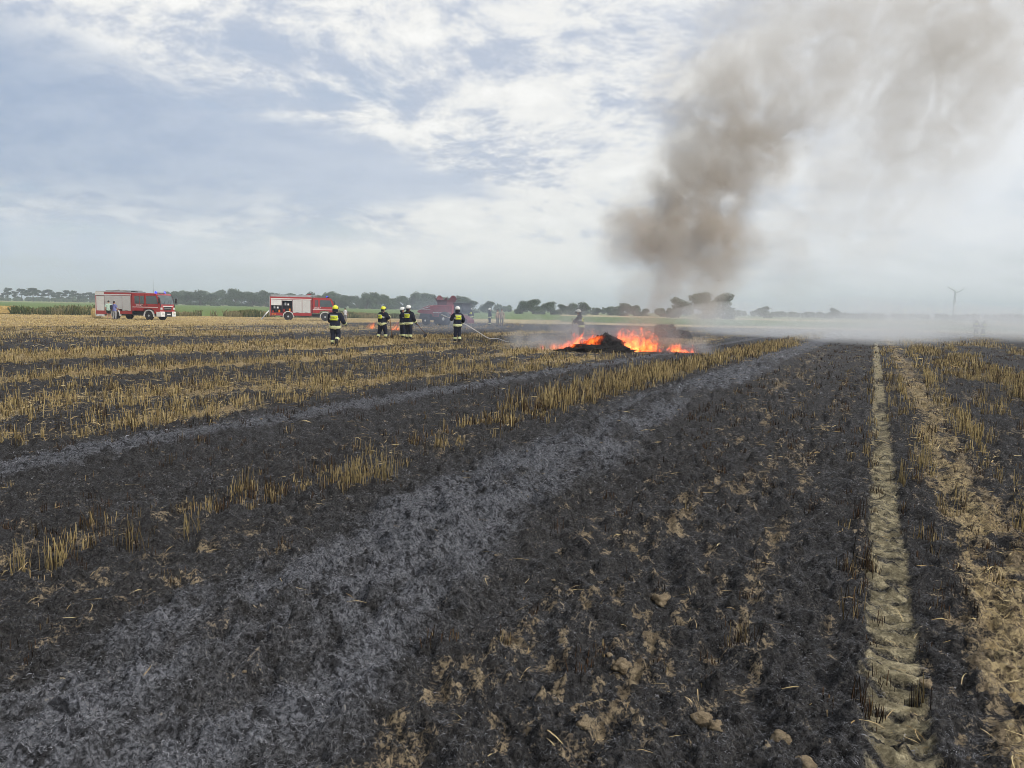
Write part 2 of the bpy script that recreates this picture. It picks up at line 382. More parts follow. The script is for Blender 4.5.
def stalks(name, X, Y, Hh, W, base, tip, lean=.18):
    n = len(X); z0 = height(X, Y); a = RNG.uniform(0, 2*PI, n); l = np.abs(RNG.normal(0, lean, n))*Hh
    top = np.stack([X+np.cos(a)*l, Y+np.sin(a)*l, z0+Hh], 1); bot = np.stack([X, Y, z0-.02], 1); mid = bot*.5+top*.5; mid[:, :2] -= (top-bot)[:, :2]*.12
    V = np.zeros((n, 3, 3, 3)); ph = RNG.uniform(0, 2*PI, n)
    for r, (p, s) in enumerate(((bot, 1.15), (mid, 1.), (top, .7))):
        for k in range(3):
            t = ph+k*2*PI/3; V[:, r, k] = p+np.stack([np.cos(t)*W*s/2, np.sin(t)*W*s/2, 0*t], 1)
    b = np.arange(n)*9; q = []
    for r in range(2):
        for k in range(3): q.append(np.stack([b+r*3+k, b+r*3+(k+1) % 3, b+r*3+3+(k+1) % 3, b+r*3+3+k], 1))
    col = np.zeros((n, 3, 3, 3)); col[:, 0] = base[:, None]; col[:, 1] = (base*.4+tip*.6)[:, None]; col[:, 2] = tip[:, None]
    return npmesh(name, V.reshape(-1, 3), np.concatenate(q), TINT, col.reshape(-1, 3))
def tuft_zone(X, Y):
    """probability of a tuft and how golden it is"""
    z = zones(X, Y); n = len(X); cl = fbm(X*3.2, Y*1.9, 201, 3)
    rbx = np.exp(-((X-row_c(Y))/row_w(Y))**2)
    pB = rbx*np.interp(Y, [2, 5, 7, 12, 18], [.42, .5, .7, .85, 1])*sm(cl, np.interp(Y, [5, 20], [.36, .25]), .60); gB = np.interp(Y, [2, 7, 12, 20], [.34, .44, .52, .68])+.25*(fbm(X*2, Y*1.5, 205, 3)-.5)
    pR = np.exp(-((X-1.32-.008*Y)/.15)**2)*sm(cl, .42, .62)*.6
    pT = np.exp(-((X-.47)/.1)**2)*sm(cl, .46, .66)*.4+np.exp(-((X-.02)/.07)**2)*sm(cl, .45, .62)*.25
    pL = np.clip(z['lf']*1.1, 0, 1)*(.10+.7*sm(cl, .38, .64)); pG = z['rg']*sm(cl, .35, .6)*.9
    rowl = np.exp(-(((X+.06*(cl-.5)) % .25-.125)/.035)**2)
    pC = (.34*rowl*sm(cl, .36, .62)*(X > -8.5)*(np.abs(X-ash_c(Y)) > .8)+.05*(X < -8.5))*(z['D'] > 3.2)
    pM = np.exp(-((X-.62-.004*Y)/.09)**2)*sm(cl, .45, .6)*sm(Y, 4.5, 9)*.5
    P = np.stack([pB, pR, pT, pL, pG, pC, pM]); gold = np.stack([gB, .85+0*X, .30+.3*sm(Y, 6, 14), .72+.28*(X < -49), .62+0*X, .07+0*X, .75+0*X])
    k = P.argmax(0); pr = P.max(0); gd = np.take_along_axis(gold, k[None], 0)[0]
    kill = (green_line(X, Y) < 0) & (z['D'] < 100) & (z['D'] > 2.9)
    return np.clip(pr, 0, 1)*kill, gd
def stubble():
    out = [[] for _ in range(6)]
    for (N, d0, d1, ns, w, sp, hs) in ((9000, 2.3, 10, 13, .0042, .035, 1.), (30000, 10, 24, 9, .0075, .06, 1.), (52000, 24, 48, 5, .016, .10, .95), (60000, 48, 102, 3, .034, .22, .9)):
        X, Y = sample_wedge(N, d0, d1, .82, 1.8); p, gd = tuft_zone(X, Y); k = RNG.random(N) < p
        X, Y, gd = X[k], Y[k], gd[k]; n = len(X)
        hh = np.clip(RNG.normal(.17, .05, n), .06, .34)*hs*np.where(X < -9, .78, 1)*np.where((X > -7) & (Y < 12), .66, 1)*np.where(gd < .1, .42, 1)*np.where(X < -48, .6, 1)*np.where((Y > 12) & (X > -7) & (X < -3), 1.15, 1)
        gt = np.clip(gd+RNG.normal(0, .22, n), 0, 1); m = np.maximum(2, RNG.poisson(ns, n)); X, Y, hh, gt = (np.repeat(a, m) for a in (X, Y, hh, gt)); n = len(X)
        X = X+RNG.normal(0, sp*.8, n); Y = Y+RNG.normal(0, sp, n); hh = hh*RNG.uniform(.3, 1.3, n)
        g = np.clip(gt+RNG.normal(0, .16, n), 0, 1)
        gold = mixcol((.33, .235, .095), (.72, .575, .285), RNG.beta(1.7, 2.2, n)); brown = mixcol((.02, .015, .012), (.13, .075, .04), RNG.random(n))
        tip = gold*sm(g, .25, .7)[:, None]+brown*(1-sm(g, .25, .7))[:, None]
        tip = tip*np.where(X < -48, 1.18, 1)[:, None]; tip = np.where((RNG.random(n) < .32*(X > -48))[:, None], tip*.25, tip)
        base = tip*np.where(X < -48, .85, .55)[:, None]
        for o, a in zip(out, (X, Y, hh, w*RNG.uniform(.7, 1.4, n), base, tip)): o.append(a)
    a = [np.concatenate(o) for o in out]
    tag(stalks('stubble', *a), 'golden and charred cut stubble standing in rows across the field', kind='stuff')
stubble()
def clod_shape(mb, p, r, seed):
    n0 = len(mb.v); mb.ball((0, 0, 0), 1, 22, 15); sx, sy, sz = r*random.uniform(.9, 1.3), r*random.uniform(.8, 1.1), r*random.uniform(.55, .75)
    for i in range(n0, len(mb.v)):
        v = Vector(mb.v[i]); k = 1+.5*mnoise.noise(v*1.3+Vector((seed*3.1, 0, 0)))+.30*mnoise.noise(v*3.2+Vector((0, seed*1.7, 0)))+.16*mnoise.noise(v*7.5)
        mb.v[i] = (p[0]+v.x*sx*k, p[1]+v.y*sy*k, p[2]+v.z*sz*k)
SOIL = mat('dry soil clod', (.34, .27, .18), .97, 0, .5, 30, .6, .05, .02)
def zat(x, y): return float(height(np.array([x]), np.array([y]))[0])
for i, (px, py, r, lab) in enumerate((
        (703, 718, 10, 'pale rounded clod of soil, the larger of two left of the charred tuft'),
        (716, 728, 7, 'small pale clod touching a larger one left of the charred tuft'),
        (806, 764, 11, 'brownish rounded stone at the very bottom edge of the field'),
        (782, 740, 9, 'broken pale clod just above the brown stone by the bottom edge'),
        (663, 596, 9, 'flat tan clod in the scorched patch amid dark straw'),
        (583, 733, 6, 'lone small pale clod on dark straw beside the ash strip'),
        (622, 668, 7, 'yellowish clod in the patch of bare soil left of the charred tuft'),
        (925, 690, 6, 'small clod pressed beside the tyre track at its right edge'))):
    p = at(px, py+4); mb = MB(); clod_shape(mb, (0, 0, 0), r*mpp(p)*1.1, i)
    o = mb.build('stone' if 'stone' in lab else 'soil_clod', SOIL, None, 0, True); o.location = (p.x, p.y, zat(p.x, p.y)+.25*r*mpp(p)); tag(o, lab, 'stone' if 'stone' in lab else 'clod')
mb = MB(); X, Y = sample_wedge(2600, 2.3, 14, .78, 1.6); z = zones(X, Y); k = RNG.random(len(X)) < z['soil']*.6+z['straw']*.12+.035; X, Y = X[k], Y[k]; ZZ = height(X, Y)
for i in range(len(X)):
    r = random.uniform(.004, .012)*random.choice((.6, 1, 1, 1.6)); n0 = len(mb.v); mb.ball((0, 0, 0), 1, 7, 5)
    for j in range(n0, len(mb.v)):
        v = Vector(mb.v[j]); kk = 1+.8*mnoise.noise(v*1.9+Vector((i*1.3, 0, 0))); mb.v[j] = (X[i]+v.x*r*1.2*kk, Y[i]+v.y*r*kk, ZZ[i]+.003+v.z*r*.6*kk)
tag(mb.build('gravel', SOIL, None, 0, True), 'small pale crumbs of dry soil between the burnt straw', kind='stuff')
# a lone charred tuft in the foreground and a few placed tufts
def lone_tuft(px, py, n, hpx, gold, lab, spread=.035):
    p = at(px, py); s = mpp(p); rs = np.random.default_rng(int(px))
    X = p.x+rs.normal(0, spread, n); Y = p.y+rs.normal(0, spread*.8, n); hh = .82*hpx*s*rs.uniform(.4, 1.1, n); g = np.clip(rs.normal(gold, .2, n), 0, 1)
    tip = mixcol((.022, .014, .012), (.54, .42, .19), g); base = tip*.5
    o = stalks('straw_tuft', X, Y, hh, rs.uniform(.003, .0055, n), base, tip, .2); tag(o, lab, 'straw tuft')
lone_tuft(742, 648, 26, 40, .08, 'charred black tuft of stalks standing alone in the scorched foreground')
lone_tuft(18, 578, 22, 42, .62, 'yellow-green tuft of stalks nearest the left edge of the photo')
lone_tuft(57, 567, 30, 40, .66, 'dense golden tuft of stalks second from the left edge', .045)
lone_tuft(132, 548, 34, 32, .16, 'reddish brown scorched tuft right of the dense golden tuft', .06)
lone_tuft(192, 535, 20, 34, .5, 'thin half-burnt tuft beside scattered straw at left', .05)
lone_tuft(247, 497, 22, 34, .25, 'brown upright tuft standing behind the thin half-burnt tuft', .05)
lone_tuft(357, 488, 46, 38, .6, 'thick golden brown tuft at the near end of the stubble row', .08)
lone_tuft(386, 480, 40, 42, .66, 'tall golden tuft just right of the thick golden brown tuft', .08)
lone_tuft(902, 488, 24, 34, .45, 'brown-gold tuft close to the right edge of the tyre track', .03)
lone_tuft(922, 470, 30, 36, .85, 'bright golden tuft between tyre track and pale second wheel track', .05)
lone_tuft(918, 706, 14, 34, .12, 'small charred tuft beside the tyre track near the bottom edge', .025)

# ------------------------------------------------------------------ world, sun
SUN_EL, SUN_AZ = 40, math.degrees(math.atan2(FW.x, FW.y))+128       # azimuth from +Y, clockwise
def build_world():
    w = bpy.data.worlds.new("World"); scene.world = w; w.use_nodes = True; g = G(w.node_tree)
    d = g.tex('Generated'); a = g.vm('DOT_PRODUCT', d, tuple(RT)); b = g.vm('DOT_PRODUCT', d, tuple(FW)); x, y, z = g.sep(d)
    az = g.m('ARCTAN2', a, b)*57.2958; el = g.m('ARCSINE', z)*57.2958; zc = g.m('MAXIMUM', z, 0.0)
    inv = g.m('DIVIDE', 1.0, zc+.24); cp = g.comb(a*inv, b*inv, 0.0)
    warp = g.noise(cp, 1.1, 2, .5, 0, 2, True); cpw = g.vm('ADD', cp, g.vm('SCALE', g.vm('SUBTRACT', warp, (.5, .5, .5)), sc=.34))
    n1 = g.noise(g.vm('MULTIPLY', cpw, (.95, 1.1, 1)), 2.2, 6, .66, .1); n2 = g.noise(g.vm('ADD', cpw, (7.3, 2.2, 0)), 6.5, 5, .70, .2); n3 = g.noise(cp, .55, 1, .5)
    t = g.ss(n1+(n2-.5)*.75+(n3-.5)*.5, .35, .58)
    col = g.mix(t, (.385, .43, .52), (.70, .695, .675))
    col = g.mix(g.ss(n2+(n1-.5)*.9, .56, .70)*.6, col, (.80, .79, .765))
    # blue-grey rain cloud, left and low, with a soft tail to the middle
    an = g.noise(g.comb(az*.05, el*.14, 0), 1, 3, .55)-.5; wob = an*7
    vc = g.lin(az, -34, -1, 11.2, 8.2); wd = g.lin(az, -30, 0, 5.2, .5)
    e = g.m('ABSOLUTE', (el+wob-vc)/wd)
    rc = g.ss(e, 1.45, .45)*g.ss(az+an*14, 1.5, -6)
    rcol = g.mix(g.ss(az, -34, -4), (.24, .31, .44), (.40, .45, .545)); rcol = g.mix(g.ss(n2, .35, .65)*.2, rcol, (.50, .55, .63))
    col = g.mix(rc*.93, col, rcol)
    # below it: falling rain, paler to the right
    stre = g.noise(g.comb(az*.34, el*.03, 2.2), 1, 1, .5)
    low = g.mix(g.ss(az, -34, -8), (.395, .475, .62), (.78, .765, .73)); low = g.mix(g.ss(stre, .4, .6)*g.ss(az, 2, -10)*.4, low, (.58, .61, .66))
    col = g.mix(g.ss(el+wob*.45, 6.6, 3.2)*g.ss(az, 14, 2)*.9, col, low)
    # veil of cloud to the right
    veil = g.mix(g.noise(g.comb(az*.06, el*.09, 0), 1, 2, .35), (.62, .645, .68), (.76, .765, .77))
    col = g.mix(g.ss(az+an*16, 7, 24)*.9, col, veil)
    hz = g.mix(g.ss(az, -32, 4), (.45, .545, .70), (.85, .84, .82))
    col = g.mix(g.ss(el, 3.2, -.3)*.75, col, hz)
    sv = g.vm('DOT_PRODUCT', d, (math.sin(R(SUN_AZ))*math.cos(R(SUN_EL)), math.cos(R(SUN_AZ))*math.cos(R(SUN_EL)), math.sin(R(SUN_EL))))
    dull = g.ss(el, 24, 50)*.52*g.ss(sv, .95, .45); back = g.ss(g.m('ABSOLUTE', az), 50, 95)*.35*g.ss(sv, .9, .3)  # unseen sky overhead and behind dimmed for more directional light
    col = g.vm('SCALE', col, sc=g.m('MULTIPLY', 1.-dull, 1.-back)+g.ss(sv, .80, 1.)*1.2)
    sky = g.node('ShaderNodeTexSky', sky_type='NISHITA'); sky.sun_disc = False; sky.sun_elevation = R(SUN_EL); sky.sun_rotation = R(SUN_AZ); sky.air_density = 1.; sky.dust_density = 2.
    b1 = g.node('ShaderNodeBackground'); g.t.links.new(sky.outputs[0], b1.inputs[0]); b1.inputs[1].default_value = .09
    b2 = g.node('ShaderNodeBackground'); g.put(b2.inputs[0], col); b2.inputs[1].default_value = .88
    mx = g.node('ShaderNodeMixShader'); g.put(mx.inputs[0], g.ss(n1+n3-.5, .18, .45, .62, .97)); g.t.links.new(b1.outputs[0], mx.inputs[1]); g.t.links.new(b2.outputs[0], mx.inputs[2])
    o = g.node('ShaderNodeOutputWorld'); g.t.links.new(mx.outputs[0], o.inputs[0])
build_world()
sl = bpy.data.lights.new('sun', 'SUN'); sl.energy = 1.5; sl.angle = R(11); sl.color = (1, .94, .85)
so = bpy.data.objects.new('sun', sl); C.objects.link(so)
_sd = Vector((math.sin(R(SUN_AZ))*math.cos(R(SUN_EL)), math.cos(R(SUN_AZ))*math.cos(R(SUN_EL)), math.sin(R(SUN_EL))))
so.rotation_euler = _sd.to_track_quat('Z', 'Y').to_euler(); so.location = (0, 0, 30)

# ------------------------------------------------------------------ trees
def foliage_mat(name, a, b, c):
    m, g = newmat(name); p = g.tex(); n = g.noise(p, .7, 4, .6); f = g.noise(p, 5, 3)
    oi = S(g, g.node('ShaderNodeObjectInfo').outputs['Random'])
    col = g.mix(g.ss(n, .35, .65), a, b); col = g.mix(g.ss(f, .5, .7)*.5, col, c)
    surf(g, g.vm('SCALE', col, sc=g.lin(oi, 0, 1, .8, 1.25)), .7, 0, spec=.2); return m
LEAF = foliage_mat('broadleaf foliage', (.035, .060, .022), (.065, .10, .035), (.09, .125, .045))
NEEDLE = foliage_mat('pine needles', (.022, .045, .024), (.04, .07, .035), (.05, .085, .045))
BARK = mat('bark', (.10, .075, .055), .95, 0, .35, 4)
def leaf_cloud(blobs, n, size, rs):
    """leaf clumps spread through a set of ellipsoids: small bent quads"""
    w = np.array([b[3]*b[4]*b[5] for b in blobs]); k = rs.choice(len(blobs), n, p=w/w.sum()); B = np.array(blobs)[k]
    d = rs.normal(size=(n, 3)); d /= np.linalg.norm(d, axis=1)[:, None]; rad = rs.random(n)**.45
    P = B[:, :3]+d*rad[:, None]*B[:, 3:6]
    u = rs.normal(size=(n, 3)); u /= np.linalg.norm(u, axis=1)[:, None]; nn = d*.8+rs.normal(size=(n, 3))*.6
    v = np.cross(nn, u); v /= np.linalg.norm(v, axis=1)[:, None]+1e-6; s = size*rs.uniform(.5, 1.4, n)[:, None]
    V = np.stack([P-u*s, P+v*s*.7, P+u*s+nn*s*.15, P-v*s*.7], 1).reshape(-1, 3)
    return V, (np.arange(n)[:, None]*4+np.arange(4)[None])
def tree_proto(name, kind, seed):
    rs = np.random.default_rng(seed); t = empty(name, (0, 0, 0)); blobs = []; mb = MB()
    if kind == 'pine':
        h = 1.; mb.tube([(0, 0, -.03), (.01, 0, .4), (-.01, .01, .75), (0, 0, .95)], [.02, .016, .011, .004], 7)
        for i in range(14):
            z = rs.uniform(.38, .95); a = rs.uniform(0, 2*PI); r = .18*(1.15-z)**.4*rs.uniform(.5, 1.1); c = (r*math.cos(a), r*math.sin(a), z)
            mb.tube([(0, 0, z-.06), (c[0]*.7, c[1]*.7, z-.015), c], [.007, .005, .002], 5); blobs.append((*c, .13, .13, .075))
        V, q = leaf_cloud(blobs, 1300, .028, rs); m = NEEDLE
    else:
        wd = dict(round=.40, wide=.54, tall=.30)[kind]
        mb.tube([(0, 0, -.03), (.015, .01, .18), (-.01, 0, .4), (0, 0, .75)], [.035, .028, .02, .006], 8)
        nb = 30 if kind == 'wide' else 24
        for i in range(nb):
            z = .07+.82*((i*.618+rs.uniform(-.08, .08)) % 1.); rr = wd*math.sqrt(max(.03, 1-((z-.34)/.58)**2))*rs.uniform(.55, .92); a = i*2.4+rs.uniform(-.4, .4); c = (rr*math.cos(a), rr*math.sin(a), z)
            mb.tube([(0, 0, max(.12, z-.28)), (c[0]*.5, c[1]*.5, z-.1), (c[0]*.9, c[1]*.9, z)], [.014, .009, .003], 5); s = rs.uniform(.14, .23)
            blobs.append((*c, s, s, s*.75))
        blobs.append((0, 0, .6, wd*.6, wd*.6, .25)); blobs.append((0, 0, .82, wd*.4, wd*.4, .15)); V, q = leaf_cloud(blobs, 3600, .030, rs); m = LEAF
    mb.build('trunk', BARK, t, 0, True); npmesh('crown', V, q, m, parent=t); return t
PROTO = {k: [tree_proto('pine_tree' if k == 'pine' else 'broadleaf_tree', k, 40+i+10*j) for i in range(n)] for j, (k, n) in enumerate((('pine', 4), ('round', 4), ('wide', 3), ('tall', 2)))}
USED = set()
def plant(kind, px, dist, hpx, wide, lab, group=None, idx=None, dz=-.3):
    """hpx: height in metres; wide: width factor"""
    pr = PROTO[kind][idx if idx is not None else random.randrange(len(PROTO[kind]))]
    t = pr if pr.name not in USED else copy_tree(pr)
    USED.add(pr.name); p = at_dist(px, dist); t.location = (p.x, p.y, dz); t.rotation_euler.z = random.uniform(0, 6.28)
    wide *= 1.0 if kind == 'pine' else 1.42; t.scale = (hpx*wide, hpx*wide, hpx); tag(t, lab, 'tree', group); return t
def tree_h(px, ytop, dist):                      # height whose top shows at ytop
    return H+(horizon(px)-ytop)*dist/F*math.cos(azim(px))**0
# far pines at the left edge
for px, yt, w in ((3, 293, 1.3), (8, 287.5, 1.2), (15, 290, 1.2), (22, 288.5, 1.5), (28, 290, 1.2), (33, 288, 1.5), (38, 289.5, 1.3), (44, 290, 1.1), (49, 289, 1.4), (55, 291, 1.2), (60, 290.5, 1.2), (66, 290, 1.3), (73, 290, 1.6), (78, 292, 1.3), (84, 291.5, 1.5), (90, 292, 1.4), (95, 292, 1.4), (101, 291.5, 1.2)):
    plant('pine', px, 560+random.uniform(-25, 25), tree_h(px, yt, 560), w*1.1, 'dark pine of the far row behind the green field, left of the fire engines', 'pines along the far field edge')
GL = 'broadleaf trees lining the far side of the green field'
LL = 'broadleaf tree in the dense tree line between the fire engines and the combine'
x = 166
while x < 470:
    top = 291.5+1.6*math.sin(x*.13)+random.uniform(-2.2, 2.6)+(x-170)*.010
    for bump in ((203, 290), (232, 291.5), (262, 290.5), (350, 294), (375, 293)):
        if abs(x-bump[0]) < 7: top = min(top, bump[1])
    if x > 335: top += 1.5
    dd = random.uniform(480, 600); plant(random.choice(('round', 'wide', 'round')), x, dd, tree_h(x, top, dd), random.uniform(.7, 1.1), LL, GL); x += random.uniform(4., 7.5)
for px, yt, kind, w, dd, lab in (
        (446, 297, 'round', 1.1, 330, 'broadleaf tree right behind the red combine, left of its grain tank'),
        (461, 297, 'round', 1.2, 330, 'hazy tree right behind the red combine, right of its grain tank'), (471, 300, 'wide', 1.0, 320, 'low hazy tree right of the combine, left of the rounded tree'),
        (488, 300.5, 'wide', .95, 310, 'rounded tree on its own right of the combine, above the far white-helmeted firefighter'),
        (523, 300.5, 'wide', .9, 320, 'spreading tree at the left end of the clump left of the smoke'), (533, 298.5, 'wide', 1.05, 310, 'highest and broadest tree of the clump left of the smoke'),
        (551, 301, 'wide', .95, 310, 'second broad tree of the clump left of the smoke'), (562, 303.5, 'round', 1.0, 320, 'small tree in the dip of the clump left of the smoke'),
        (571, 302.5, 'wide', .9, 315, 'tree directly left of the helmet of the firefighter behind the fire'), (582, 301.5, 'round', .95, 310, 'tree directly behind the firefighter who stands beyond the fire'),
        (598, 307.5, 'wide', 1.1, 350, 'low tree just right of the firefighter beyond the fire'), (609, 307, 'wide', .9, 350, 'low tree above the left flames'),
        (622, 302, 'round', 1.15, 330, 'smoky tree with a pointed top above the flames'), (634, 304.5, 'wide', .9, 330, 'smoky tree to the right of the pointed one above the flames'), (645, 308, 'wide', .8, 340, 'low tree buried in the thickest smoke'),
        (660, 307, 'round', .9, 320, 'tree over the charred bale, left of the two biggest smoky trees'), (679, 297, 'wide', .80, 270, 'big smoky tree left of the biggest rounded crown'),
        (704, 291.5, 'wide', .85, 255, 'biggest rounded tree half hidden in smoke right of the plume'), (723, 292.5, 'round', .9, 255, 'tall tree joined to the right side of the biggest rounded tree'),
        (764, 306, 'wide', .95, 420, 'hazy dome-shaped tree above the white smoke'), (833, 307.5, 'wide', .7, 460, 'lone umbrella-shaped tree sticking out of the far woods')):
    plant(kind, px, dd, tree_h(px, yt, dd), w, lab)
def wood(name, px0, px1, dist, yt0, yt1, lab, n, rough=1.):
    rs = np.random.default_rng(abs(int(px0))); B = []
    for i in range(n):
        px = rs.uniform(px0, px1); d = dist+rs.uniform(0, 60); t = (px-px0)/(px1-px0); h = H+(horizon(px)-(yt0*(1-t)+yt1*t))*d/F+rs.uniform(-1, .4)*rough; p = at_dist(px, d)
        B.append((p.x, p.y, h*.5, h*.42, h*.42, h*.5))
    V, q = leaf_cloud(B, n*150, .75, rs); tag(npmesh(name, V, q, LEAF), lab, kind='stuff')
wood('woods', 740, 887, 650, 310.5, 313.5, 'far hazy woods along the horizon right of the smoke', 70)
wood('woods', 891, 1090, 700, 313.5, 314.5, 'far hazy woods on the horizon below the wind turbine', 90)
wood('woods', -60, 170, 620, 297, 298, 'low scrub under the far pines', 170, .9)
wood('woods', 495, 700, 480, 305, 308.5, 'low hedge of bushes behind the trees left of the smoke', 60)
for ps in PROTO.values():                        # drop kinds that were never planted
    for t in ps:
        if t.name not in USED:
            for c in list(t.children): bpy.data.objects.remove(c)
            bpy.data.objects.remove(t)
# weeds along the far edge of the stubble
def weeds():
    rs = np.random.default_rng(5); Vs = []; n = 30000; t = rs.uniform(-.25, 1.06, n); w = rs.uniform(0, 3.2, n)
    X = _ga.x+(_gb.x-_ga.x)*t+_gn.x*w; Y = _ga.y+(_gb.y-_ga.y)*t+_gn.y*w
    pxf = t*440; k = (fbm(X*.35, Y*.35, 400, 4) > np.where((pxf > 8), .40, .9))
    X, Y, pxf = X[k], Y[k], pxf[k]; n = len(X); hh = rs.uniform(.3, 1.0, n)*np.where(pxf > 130, .85, 1)*(.2+1.5*fbm(X*.45, Y*.45, 410, 4))
    g = fbm(X*.4, Y*.4, 420, 3)+rs.normal(0, .12, n); dry = np.clip((g-.45)*4+np.where(pxf > 130, .4, -.2), 0, 1)
    tip = mixcol((.10, .13, .05), (.30, .26, .14), dry); base = mixcol((.04, .055, .03), (.15, .14, .07), dry)
    o = stalks('weeds', X, Y, hh, rs.uniform(.05, .14, n), base, tip, .35); tag(o, 'dark weeds and tall grass along the edge of the green field', kind='stuff')
weeds()
# ------------------------------------------------------------------ wind turbine
def turbine():
    p = at_dist(953, 1500); t = empty('wind_turbine', (p.x, p.y, 0)); W = mat('turbine grey', (.5, .51, .54), .5); h = H+(318.8-292.5)*1500/F
    tag(t, 'white three-bladed wind turbine on the far right horizon', 'wind turbine')
    MB().tube([(0, 0, -1), (0, 0, h*.5), (0, 0, h)], [2.4, 1.9, 1.3], 12).build('tower', W, t, 0, True)
    q = MB(); q.tube([(0, 3, h), (0, -3, h)], [1.2, 1.2], 10); q.build('nacelle', W, t, .2)
    Rm = Matrix.Rotation(BASE, 4, 'Z')
    hub = MB().ball((0, 0, 0), 1.4).build('hub', W, t, 0, True); hub.location = Rm @ Vector((0, -4, h))
    for a in (27, 150, 270):
        L = 20; mb = MB(); mb.tube([(0, 0, 0), (1.1, 0, 4), (.5, 0, 14), (0, 0, L)], [1., 1.5, 1.1, .4], 8)
        o = mb.build('blade', W, t, 0, True); o.location = hub.location; o.rotation_euler = (0, R(90-a), 0)
    for o in t.children: o.rotation_euler.z += 0
    t.rotation_euler.z = BASE
    hub.location = (0, -4, h)
    for o in t.children:
        if o.name.startswith('blade'): o.location = (0, -4, h)
turbine()
# ------------------------------------------------------------------ bales, burnt heap
STRAW = mat('baled straw', (.50, .36, .15), .95, 0, .3, 6, .25, .1, .03)
CHAR = mat('charred straw', (.022, .021, .022), .97, 0, .7, 5, 0, .2, .05)
def bale(loc, rz, l, w, h, m, lab, rough=.03, cat='straw bale'):
    bm = bmesh.new(); bmesh.ops.create_cube(bm, size=1); bmesh.ops.scale(bm, vec=(l, w, h), verts=bm.verts); bmesh.ops.translate(bm, vec=(0, 0, h/2), verts=bm.verts)
    bmesh.ops.bevel(bm, geom=bm.edges[:], offset=.12, segments=3, affect='EDGES'); bmesh.ops.subdivide_edges(bm, edges=bm.edges[:], cuts=6, use_grid_fill=True)
    for v in bm.verts: v.co += v.normal*(mnoise.noise(v.co*2.3+loc)*rough+mnoise.noise(v.co*9)*rough*.6)-Vector((0, 0, .02))
    me = bpy.data.meshes.new('straw_bale'); bm.to_mesh(me); bm.free(); me.materials.append(m); o = bpy.data.objects.new('straw_bale', me); C.objects.link(o)
    o.location = loc; o.rotation_euler.z = rz
    rs = np.random.default_rng(int(l*100)); n = 260; st = MB()
    for i in range(n):
        s = rs.choice(3); p = [rs.uniform(-l/2, l/2), rs.uniform(-w/2, w/2), rs.uniform(.05, h)]
        if s == 0: p[1] = -w/2
        elif s == 1: p[2] = h
        else: p[0] = l/2
        d = Vector(rs.normal(size=3)).normalized()*rs.uniform(.05, .16); st.tube([p, Vector(p)+d], [.008, .004], 3)
    tag(st.build('loose_stalks', m, o), kind='stuff'); tag(o, lab, cat); return o
p = at(0, 313.8); bale(p, BASE+.35, 3.4, 1.2, .92, STRAW, 'golden rectangular straw bale at the left edge of the field')
p = at(97, 317.6); bale(p, BASE+.5, 1.0, 1.2, .95, STRAW, 'golden straw bale peeking out behind the white tail of a fire engine')
p = at_dist(665.5, 55); bale(p, BASE+.1, 1.30, 1.1, .90, CHAR, 'charred dark straw bale standing in smoke behind the flames', .12)
def mound(name, loc, rz, dims, seed, lab, cat, m):
    bm = bmesh.new(); bmesh.ops.create_icosphere(bm, subdivisions=5, radius=1)
    for v in list(bm.verts):
        c = v.co.copy(); k = 1+.28*mnoise.noise(c*1.7+Vector((seed, 0, 0)))+.26*mnoise.noise(c*4+Vector((0, seed, 0)))+.18*mnoise.noise(c*10)
        v.co = Vector((c.x*dims[0]*k, c.y*dims[1]*k, max(-.1, c.z*dims[2]*k)))
    me = bpy.data.meshes.new(name); bm.to_mesh(me); bm.free(); me.materials.append(m); me.polygons.foreach_set('use_smooth', [True]*len(me.polygons))
    o = bpy.data.objects.new(name, me); C.objects.link(o); o.location = loc; o.rotation_euler.z = rz
    rs = np.random.default_rng(seed); st = MB()
    for i in range(700):
        v = me.vertices[rs.integers(len(me.vertices))]
        if v.co.z < 0: continue
        d = (v.normal*.5+Vector(rs.normal(size=3))).normalized()*rs.uniform(.06, .22); st.tube([v.co, v.co+d*.6, v.co+d+Vector((0, 0, -.03))], [.007, .006, .003], 3)
    tag(st.build('loose_stalks', m, o), kind='stuff'); tag(o, lab, cat); return o
p = at_dist(682, 54); mound('straw_heap', p, BASE, (.75, .6, .52), 9, 'low slumped dark heap right of the charred bale', 'straw heap', CHAR)
FIRE = at(606, 351.5); FD = FIRE.dot(FW); U = FD/F                      # metres per pixel at the fire
def fpt(px, dd=0): return at_dist(px, FD+dd)
p = fpt(604, .7); mound('straw_heap', p, BASE, (1.0, .7, .64), 3, 'burning heap of charred straw with flames licking over its left side', 'straw heap', CHAR)
p = fpt(600, -.35); mound('straw_heap', p, BASE, (1.55, .55, .30), 5, 'low rim of black burnt straw at the foot of the burning heap', 'straw heap', CHAR)
# ------------------------------------------------------------------ fire engines
RED = mat('fire engine red', (.36, .022, .024), .32, 0, .12, 1.2, .12, .5, coat=.4)
SHUT = mat('shutter aluminium', (.62, .61, .60), .5, .15, .06, 2, .08)
CREAM = mat('white paint', (.74, .73, .71), .45, 0, .06, 1.5, .1)
BLACK = mat('black rubber', (.018, .018, .019), .8, 0, .3, 4, .25)
DARK = mat('dark steel', (.035, .037, .042), .6, .2, .3, 4)
ALU = mat('bare aluminium', (.50, .51, .53), .42, .7, .15, 3)
CAVE = mat('locker interior', (.05, .055, .075), .8, 0, .3, 3)
BLUEL = mat('blue beacon', (.03, .06, .75), .25, 0, .1, 3, emit=(.05, .08, 1.), es=.7)
LAMP = mat('headlight glass', (.75, .76, .72), .15, .3, .1, 3)
AMBER = mat('orange lens', (.75, .22, .02), .3, 0, .1, 3)
